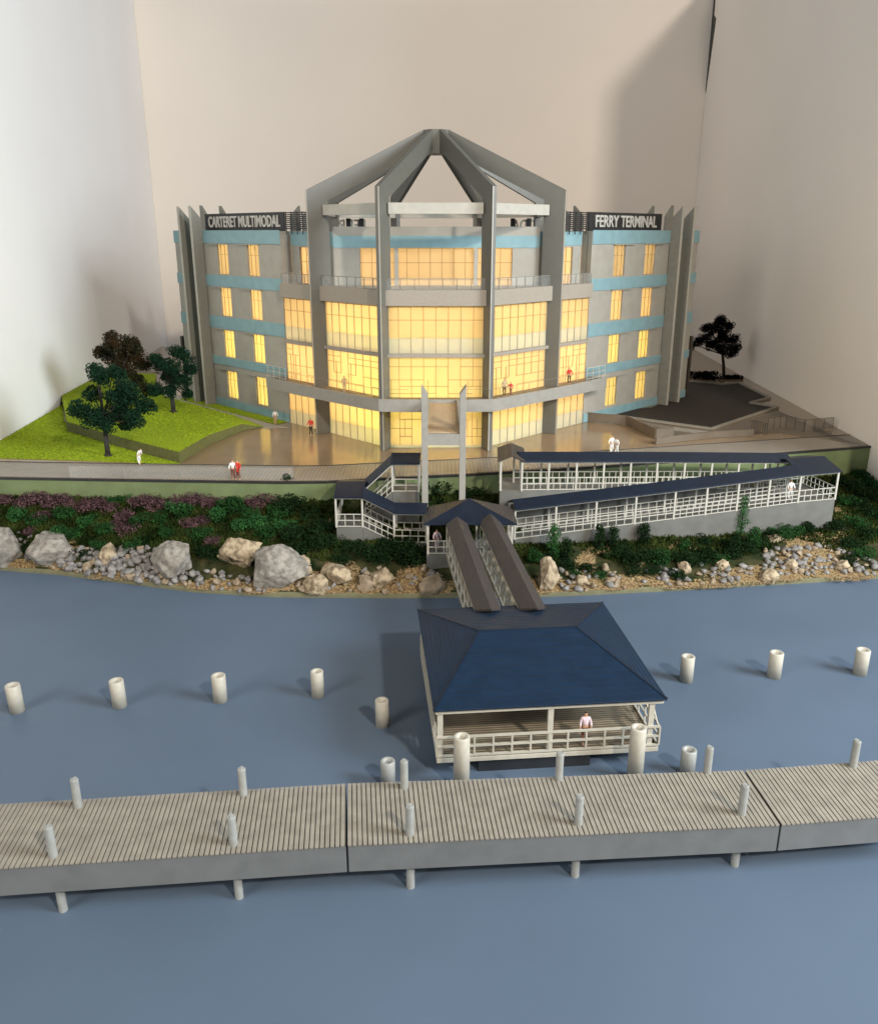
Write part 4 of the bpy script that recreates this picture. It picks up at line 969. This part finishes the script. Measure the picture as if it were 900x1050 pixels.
# waterfront pavilion
pv = empty('waterfront_pavilion', (2.1, 55.4, -5)); tag(pv, 'small open pavilion with pyramid navy roof above the gangways', 'pavilion')
x0, x1, y0, y1, zf, ze = -.85, 5.05, 53.8, 57.15, -3.3, -1.05
MB().box(x0, x1, y0, y1, -5.3, zf).build('base_wall', M['basegrey'], pv)
for x in (x0 + .1, x0 + 1.75, 2.55, x1 - 1.0, x1 - .1):
    MB().box(x - .07, x + .07, y0 + .02, y0 + .16, zf, ze).build('post', M['white'], pv)
for x in (x0 + .1, x1 - .1): MB().box(x - .07, x + .07, y1 - .16, y1 - .02, zf, ze).build('post', M['white'], pv)
e = MB().box(x0, x1, y0, y0 + .14, ze - .14, ze).box(x0, x1, y1 - .14, y1, ze - .14, ze).box(x0, x0 + .14, y0 + .143, y1 - .143, ze - .14, ze).box(x1 - .14, x1, y0 + .143, y1 - .143, ze - .14, ze)
e.build('eaves_beam', M['white'], pv)
r = MB(); rail(r, (x0 + .15, y0 + .08, zf), (x0 + 1.7, y0 + .08, zf)); rail(r, (2.5, y0 + .08, zf), (3.1, y0 + .08, zf)); rail(r, (x1 - 1, y0 + .08, zf), (x1 - .15, y0 + .08, zf)); rail(r, (x0 + .08, y0 + .2, zf), (x0 + .08, y0 + 2.2, zf)); rail(r, (x1 - .08, y0 + .2, zf), (x1 - .08, y0 + 2.6, zf)); r.build('railing', M['white'], pv)
ap = (2.1, 56.0, .02); c_ = [(x0 - .2, y0 - .2), (x1 + .2, y0 - .2), (x1 + .2, y1 + .1), (x0 - .2, y1 + .1)]
MB().add([(*c_[0], ze), (*c_[1], ze), ap], [(0, 1, 2)]).add([(*c_[0], ze - .08), (*c_[1], ze - .08), (*c_[1], ze), (*c_[0], ze)], [(0, 1, 2, 3)]).build('roof', M['navy'], pv)
MB().add([(*c_[1], ze), (*c_[2], ze), (*c_[3], ze), (*c_[0], ze), ap], [(0, 1, 4), (1, 2, 4), (2, 3, 4), (0, 1, 2, 3)]).build('roof', M['roof_reflect'], pv)  # same navy roof; brown on these faces is painted wall reflection
rebase(pv)

# ------------------------------------------------------------------ gangways
def gangway(l_near, r_near, l_far, r_far, label):
    """px of the eave corners; near at the float, far at the pavilion"""
    a0, a1 = G(*l_near, -1.72), G(*r_near, -1.72); b0, b1 = G(*l_far, -1.0), G(*r_far, -1.0)
    wn = (a1 - a0).length; root = empty('gangway', ((a0.x + a1.x) / 2, a0.y, -5)); tag(root, label, 'gangway')
    W_ = 1.42; ca = (a0 + a1) / 2; cb = (b0 + b1) / 2; d = (cb - ca).normalized(); s_ = Vector((d.y, -d.x, 0)).normalized() * W_ / 2
    if s_.x < 0: s_ = -s_
    rt = MB(); up = Vector((0, 0, .52))
    A0, A1, B0, B1 = ca - s_, ca + s_, cb - s_, cb + s_; RA, RB = ca + up - d * 1.0, cb + up
    dn = Vector((0, 0, -.12))
    rt.add([A0, A1, B0, B1, RA, RB, A0 + dn, A1 + dn, B0 + dn, B1 + dn, RA + dn, RB + dn],
           [(0, 4, 5, 2), (4, 1, 3, 5), (6, 8, 11, 10), (10, 11, 9, 7), (0, 2, 8, 6), (1, 7, 9, 3), (0, 6, 10, 4), (4, 10, 7, 1), (2, 5, 11, 8), (5, 3, 9, 11)])
    rt.build('roof', M['roof_reflect'], root)
    H_ = Vector((0, 0, -2.15)); k = 9
    MB().hexa([A0 + H_ - Vector((0, 0, .2)), A1 + H_ - Vector((0, 0, .2)), B1 + H_ - Vector((0, 0, .2)), B0 + H_ - Vector((0, 0, .2))], [A0 + H_, A1 + H_, B1 + H_, B0 + H_]).build('deck', M['deckw'], root)
    for p, q in ((A0, B0), (A1, B1)):
        in_ = s_ * (.07 if p is A0 else -.07)
        p = p + in_; q = q + in_; tr = MB()
        for z in (-.16, -1.15, -2.1): tr.bar(p + Vector((0, 0, z)), q + Vector((0, 0, z)), .09)
        for i in range(k + 1):
            m_ = p.lerp(q, i / k); tr.bar(m_ + Vector((0, 0, -.1)), m_ + Vector((0, 0, -2.15)), .09)
            if i < k: tr.bar(m_ + Vector((0, 0, -.2)), p.lerp(q, (i + 1) / k) + Vector((0, 0, -2.1)), .06)
        tr.build('side_truss', M['cream'], root)
    rebase(root)
gangway((487, 625), (513, 624), (455, 538), (481, 536), 'left of two parallel gangways down to the float, wall reflection painted brown on the roof')
gangway((533, 624), (559, 623), (490, 535), (514, 533), 'right of two parallel gangways down to the float, wall reflection painted brown on the roof')

# ------------------------------------------------------------------ float (boarding platform)
fl = empty('boarding_float', (-.1, 32.0, ZW + .62), rad(5.3)); tag(fl, 'square floating platform with a wide navy hipped roof and cream railings', 'floating platform')
FW, FD = 10.05, 10.05; zd = .38; ze = 2.78; zt = 3.78
MB().box(1.9, 7.0, .25, 9.3, -.615, zd - .283).build('hull', M['hull'], fl)
MB().box(0, FW, 0, FD, zd - .28, zd - .06).build('deck_edge', M['cream'], fl, bevel=.02)
MB().box(.06, FW - .06, .06, FD - .06, zd - .057, zd).build('deck', M['deckw'], fl)
for (x, y) in ((.16, .16), (5.05, .12), (FW - .42, .17), (.12, 5.3), (FW - .12, 5.3), (.16, FD - .16), (5.05, FD - .12), (FW - .16, FD - .16)):
    big = x > .2 and y < .2 and x > 9
    MB().box(x - .12, x + .12, y - .1, y + .1, zd, ze - .02).build('post', M['cream'], fl)
MB().box(FW - .2, FW - .05, .9, 1.0, zd, ze).build('post', M['cream'], fl)
e = MB().box(-.05, FW + .05, -.02, .16, ze - .2, ze).box(-.05, FW + .05, FD - .16, FD + .02, ze - .2, ze).box(-.04, .14, .163, FD - .163, ze - .2, ze).box(FW - .14, FW + .04, .163, FD - .163, ze - .2, ze)
e.build('eaves_beam', M['cream'], fl)
r = MB(); rail(r, (.0, .03, zd), (FW, .03, zd), h=1.0, sp_=.86, t=.09); rail(r, (.03, .1, zd), (.03, FD, zd), h=1.0, sp_=.9, t=.08); rail(r, (FW - .03, .1, zd), (FW - .03, FD, zd), h=1.0, sp_=.9, t=.08)
r.bar((FW - .03, .3, zd + 1), (FW - .03, 2.0, ze - .2), .06); r.bar((FW - .03, 1.6, zd + 1), (FW - .03, 3.2, ze - .2), .06)
r.build('railing', M['cream'], fl)
o0 = .14; q = [(-o0, -o0, ze + .003), (FW + o0, -o0, ze + .003), (FW + o0, FD + o0, ze + .003), (-o0, FD + o0, ze + .003)]; r0, r1 = (2.6, 5.5, zt), (7.45, 5.5, zt)
q2 = [(a, b, c + .1) for a, b, c in q]
MB().add(q + q2 + [r0, r1], [(3, 2, 1, 0), (0, 1, 5, 4), (1, 2, 6, 5), (2, 3, 7, 6), (3, 0, 4, 7), (4, 5, 9, 8), (5, 6, 9), (6, 7, 8, 9), (7, 4, 8)]).build('roof', M['navyrib'], fl)
rd = MB()
for a, b in ((q2[0], r0), (q2[1], r1), (q2[2], r1), (q2[3], r0), (r0, r1)): rd.bar(Vector(a) + Vector((0, 0, .0)), Vector(b) + Vector((0, 0, .0)), .09, .05)
rd.build('roof_ridges', M['navy'], fl)

# ------------------------------------------------------------------ piles
def pile_tube(px, py, zt_, r, label, m=None, lean=(0, 0), at=None):
    p = at or G(px, py, ZW)
    o = MB().tube((0, 0), r, 0.0, zt_ - ZW, 28, r_in=r * .68, lean=lean).build('mooring_pile', m or M['cream'], smooth=False)
    for f_ in o.data.polygons: f_.use_smooth = abs(f_.normal.z) < .3
    o.location = (p.x, p.y, ZW - .02); tag(o, label, 'mooring pile', 'hollow mooring piles'); return o
H_P = -4.0
pile_tube(18, 729, H_P, .36, 'leftmost hollow pile standing in the water', lean=(-.03, 0))
pile_tube(123, 724, H_P, .36, 'second hollow pile from the left in the open water', lean=(-.02, 0))
pile_tube(226, 718.5, H_P, .36, 'third hollow pile from the left in the open water')
pile_tube(326, 714, H_P, .33, 'fourth hollow pile from the left in the open water')
pile_tube(392, 744, H_P - .05, .33, 'hollow pile just left of the float corner')
pile_tube(703, 698, H_P, .36, 'hollow pile nearest the float on its right side')
pile_tube(793, 694, H_P, .37, 'middle hollow pile of the three right of the float')
pile_tube(881, 691, H_P, .37, 'hollow pile at the right edge of the photo')
pa = Vector((.98, 31.3, 0)); pb = Vector((8.67, 31.9, 0))
pile_tube(0, 0, -2.9, .35, 'tall cream pile against the left front railing of the float', at=pa)
pile_tube(0, 0, -2.84, .35, 'tall cream pile against the right front railing of the float', at=pb)
pile_tube(0, 0, -4.26, .32, 'grey-shaded hollow pile half hidden by the pier left of the float', M['pilegrey'], at=Vector((-2.23, 31.5, 0)))
pile_tube(0, 0, -4.24, .34, 'grey-shaded hollow pile half hidden by the pier right of the float', M['pilegrey'], at=Vector((11.1, 32.3, 0)))

# ------------------------------------------------------------------ pier
ZD = -3.15
fpx = [(-60, 893.5), (355.5, 866), (800.5, 845), (960, 832)]; bpx = [(-60, 830), (355.5, 803.5), (763, 790), (960, 778)]
F = [G2(x, y, ZD) for x, y in fpx]; K = [G2(x, y, ZD) for x, y in bpx]
posts_front = [(66, 940), (246, 926.5), (421, 915.5), (589, 904), (752, 893)]
posts_back = [(80, 827.5), (249.5, 815), (414.5, 808), (573, 799), (725, 792), (874.5, 786)]
K[0] = (F[0][0] + K[1][0] - F[1][0], F[0][1] + K[1][1] - F[1][1]); K[3] = (F[3][0] + K[2][0] - F[2][0], F[3][1] + K[2][1] - F[2][1])
labels = ['left grey-fronted pier section with tan planks', 'middle pier section with tan planks in front of the float', 'right pier section with tan planks reaching the right edge']
roots = []
for i in range(3):
    f0, f1, k0, k1 = [Vector((*p, 0)) for p in (F[i], F[i + 1], K[i], K[i + 1])]
    g_ = (f1 - f0).normalized() * .035
    f0 += g_; k0 += g_; f1 -= g_; k1 -= g_
    root = empty('pier_section', ((f0.x + f1.x) / 2, (f0.y + k0.y) / 2, ZW)); tag(root, labels[i], 'pier', 'pier sections')
    z = lambda p, h: Vector((p.x, p.y, h))
    MB().hexa([z(f0, ZD - 1.22), z(f1, ZD - 1.22), z(k1, ZD - 1.22), z(k0, ZD - 1.22)], [z(f0, ZD - .1), z(f1, ZD - .1), z(k1, ZD - .1), z(k0, ZD - .1)]).build('fascia', M['dock'], root, bevel=.02)
    ins_ = .02
    MB().hexa([z(f0.lerp(k0, ins_), ZD - .097), z(f1.lerp(k1, ins_), ZD - .097), z(k1.lerp(f1, ins_), ZD - .097), z(k0.lerp(f0, ins_), ZD - .097)],
              [z(f0.lerp(k0, ins_), ZD - .05), z(f1.lerp(k1, ins_), ZD - .05), z(k1.lerp(f1, ins_), ZD - .05), z(k0.lerp(f0, ins_), ZD - .05)]).build('deck_base', M['dgap'], root)
    n_ = max(3, round((f1 - f0).length / .182)); mb = MB()
    off = Vector((0, -.05, 0))
    for k in range(n_):
        t0, t1 = (k + .02) / n_, (k + .80) / n_
        a, b = f0.lerp(f1, t0) + off, f0.lerp(f1, t1) + off; c, d = k0.lerp(k1, t1), k0.lerp(k1, t0); hh = R.uniform(-.008, .008)
        mb.hexa([z(a, ZD - .048), z(b, ZD - .048), z(c, ZD - .048), z(d, ZD - .048)], [z(a, ZD + hh), z(b, ZD + hh), z(c, ZD + hh), z(d, ZD + hh)])
    mb.build('planks', M['dplank'], root)
    roots.append(root)
def sect(x): return 0 if x < F[1][0] else (1 if x < F[2][0] else 2)
for k, (x, y) in enumerate(posts_front):
    p = G(x, y, ZW); MB().tube((p.x + p.x * .012, p.y + .30), .155, ZW, -1.92 + R.uniform(-.05, .05), 14, lean=(-.012 if x < 300 else 0, 0), chip=.03).build('post', M['pilegrey'], roots[sect(p.x)], smooth=False)
for k, (x, y) in enumerate(posts_back):
    p = G(x, y, ZD); MB().tube((p.x, p.y + .02), .155, ZW, -1.95 + R.uniform(-.06, .06), 14, chip=.03).build('post', M['pilegrey'], roots[sect(p.x)], smooth=False)
for r_ in roots: rebase(r_)

# ------------------------------------------------------------------ people (model figures)
def skin_mesh(name, verts, edges, radii, m, parent, root_i=0, sub=1):
    me = bpy.data.meshes.new(name); me.from_pydata(verts, edges, []); o = bpy.data.objects.new(name, me); C.objects.link(o)
    md = o.modifiers.new('s', 'SKIN'); md.use_smooth_shade = True
    sv = me.skin_vertices[0].data
    for i, r in enumerate(radii): sv[i].radius = (r, r * .9) if not isinstance(r, tuple) else r
    for s_ in sv: s_.use_root = False
    sv[root_i].use_root = True
    ss = o.modifiers.new('ss', 'SUBSURF'); ss.levels = sub; ss.render_levels = sub
    dg = bpy.context.evaluated_depsgraph_get(); dg.update(); m2 = bpy.data.meshes.new_from_object(o.evaluated_get(dg))
    bpy.data.objects.remove(o); m2.name = name; m2.materials.clear(); m2.materials.append(m)
    for p in m2.polygons: p.use_smooth = True
    o = bpy.data.objects.new(name, m2); C.objects.link(o); o.parent = parent; return o
def person(loc, rz, h, top, bottom, label, hair=M['hair'], bend=0.0, stride=.1, arms=(.25, .25), coat=False, sit=False):
    root = empty('person', loc, rz); root.scale = (h / 1.75,) * 3; tag(root, label, 'person')
    cb, sb_ = math.cos(bend), math.sin(bend)
    def up(x, y, z, hz=.95): dz = z - hz; return (x, y * 1 - sb_ * dz, hz + cb * dz)   # forward = -y
    hip = .95
    knee = lambda s_: (s_ * .10, -stride * s_ * .5, .50); foot = lambda s_: (s_ * .11, stride * s_, .06)
    toe = lambda s_: (s_ * .12, stride * s_ - .16, .04)
    if sit: hip = .5; knee = lambda s_: (s_ * .1, -.42, .5); foot = lambda s_: (s_ * .11, -.42, .06); toe = lambda s_: (s_ * .12, -.58, .04)
    dzh = hip - .95
    U = lambda x, y, z: tuple(Vector(up(x, y, z)) + Vector((0, 0, dzh)))
    V = [(0, 0, hip), U(0, 0, 1.15), U(0, 0, 1.38), U(0, 0, 1.50), U(0, -.01, 1.60), U(0, -.015, 1.70)]
    E_ = [(0, 1), (1, 2), (2, 3), (3, 4), (4, 5)]; Rr = [.13, .125, .14, .06, .09, .075]
    for s_, ar in ((-1, arms[0]), (1, arms[1])):
        n_ = len(V); V += [U(s_ * .18, 0, 1.40), U(s_ * (.22 + ar * .25), -.02 - ar * .1, 1.16), U(s_ * (.22 + ar * .35), -.10 - ar * .2, .94), U(s_ * (.22 + ar * .35), -.13 - ar * .2, .84)]
        E_ += [(2, n_), (n_, n_ + 1), (n_ + 1, n_ + 2), (n_ + 2, n_ + 3)]; Rr += [.07, .048, .035, (.04, .02)]
        n_ = len(V); V += [(s_ * .09, 0, hip - .06), knee(s_), foot(s_), toe(s_)]; E_ += [(0, n_), (n_, n_ + 1), (n_ + 1, n_ + 2), (n_ + 2, n_ + 3)]; Rr += [.09, .062, .045, .04]
    skin_mesh('body', V, E_, Rr, M['skin'], root)
    v = [V[0], V[1], V[2], tuple(Vector(V[3]) - Vector((0, 0, .03)))]; e = [(0, 1), (1, 2), (2, 3)]; r = [.155 if not coat else .17, .15, .165, .075]
    for b in (6, 14): v += [V[b], V[b + 1], tuple(Vector(V[b + 1]).lerp(Vector(V[b + 2]), .85))]; n_ = len(v) - 3; e += [(2, n_), (n_, n_ + 1), (n_ + 1, n_ + 2)]; r += [.085, .065, .055]
    if coat: v += [(0, -.02, hip - .35)]; e += [(0, len(v) - 1)]; r += [.17]
    skin_mesh('coat' if coat else 'shirt', v, e, r, top, root)
    v = [(0, 0, hip + .04)]; e = []; r = [.145]
    for b in (10, 18): n_ = len(v); v += [V[b], V[b + 1], tuple(Vector(V[b + 2]) + Vector((0, 0, .03)))]; e += [(0, n_), (n_, n_ + 1), (n_ + 1, n_ + 2)]; r += [.11, .08, .06]
    skin_mesh('trousers', v, e, r, bottom, root)
    c = Vector(V[5]); skin_mesh('hair', [tuple(c + Vector((0, .02, -.06))), tuple(c + Vector((0, .015, .02)))], [(0, 1)], [.095, .088], hair, root)
    return root
def gp(px, py, z=0.0): return tuple(G(px, py, z))
person(gp(239.5, 491.5, .03), .2, 1.55, M['cwhite'], M['cbrown'], 'person in white top and brown trousers beside a red coat on the promenade')
person(gp(244.5, 491.5, .03), -.3, 1.55, M['cred'], M['cbrown'], 'person in a long red coat on the promenade edge', coat=True)
person(gp(143, 476, .07), 1.2, 1.45, M['cwhite'], M['cwhite'], 'person all in white bending forward at the lawn edge', bend=.55)
person(gp(282.5, 435, .02), .5, 1.45, M['cwhite'], M['skin'], 'person in a pale top standing by the left wing base')
person(gp(319, 446.5, .02), -.2, 1.65, M['cred'], M['cdark'], 'person in red leaning beside the left grey pylon on the plaza', bend=-.15)
person((BX + (-7.9), 72.6, 4.43), .3, 1.45, M['cbeige'], M['cbeige'], 'person in beige standing alone on the raised walkway left of the bridge')
person((BX + 5.75, 70.7, 4.43), .3, 1.55, M['cbeige'], M['cdark'], 'taller person in pale beige on the raised walkway beside a child in red')
person((BX + 6.3, 71.0, 4.43), -.3, 1.2, M['cred'], M['cbrown'], 'small child in red on the raised walkway')
person((BX + 12.1, 76.9, 4.43), .1, 1.55, M['cred'], M['cdark'], 'person in red top and dark trousers at the right end of the raised walkway')
person(gp(626.5, 464, .02), .4, 1.5, M['cwhite'], M['cwhite'], 'left figure of a white-dressed pair behind the ramp roof', arms=(.6, .3))
person(gp(632, 464, .02), -.8, 1.35, M['cwhite'], M['cwhite'], 'right figure of a white-dressed pair behind the ramp roof', bend=.3)
pp = G(599, 761.5, ZW + 1.0); person(tuple(pp), .05, 1.62, M['cpink'], M['cbrown'], 'person in a pale pink shirt with dark hair standing on the float behind the railing', arms=(.15, .15))
person((-.15, 54.7, -3.3), .3, 1.55, M['cpink'], M['cpink'], 'figure in pale clothes standing inside the small waterfront pavilion')
person((26.6, 61.3, -1.72), .2, 1.6, M['cwhite'], M['cwhite'], 'figure in white standing on the right turn of the covered ramp')

# ------------------------------------------------------------------ labels that single each plant out
ORD = ['first', 'second', 'third', 'fourth', 'fifth', 'sixth', 'seventh', 'eighth', 'ninth', 'tenth', 'eleventh', 'twelfth', 'thirteenth', 'fourteenth',
       'fifteenth', 'sixteenth', 'seventeenth', 'eighteenth', 'nineteenth', 'twentieth', 'twenty-first', 'twenty-second', 'twenty-third', 'twenty-fourth', 'twenty-fifth', 'twenty-sixth', 'twenty-seventh', 'twenty-eighth', 'twenty-ninth', 'thirtieth']
def ranked(group, text):
    L_ = sorted([o for o in C.objects if o.get('group') == group and not o.parent], key=lambda o: o.location.x / (o.location.y + 1))
    for i, o in enumerate(L_): o['label'] = text.replace('#', ORD[i])
ranked('heather clumps on the left bank', '# pinkish purple heather clump from the left on the planted bank')
ranked('green shrubs on the left bank', '# bright green leafy shrub from the left on the heather bank')
ranked('dark shrubs left of the stairs', '# dark green shrub from the left between heather and covered stairs')
ranked('dark shrubs under the stairs', '# dark green shrub from the left under the covered stairs')
ranked('shrubs against the retaining wall', '# near-black shrub from the left against the green retaining wall')
ranked('shrubs below the long ramp', '# low dark green shrub from the left below the long ramp')
ranked('shrubs at the right end of the bank', '# dark green shrub from the left on the bank past the gravel slope')
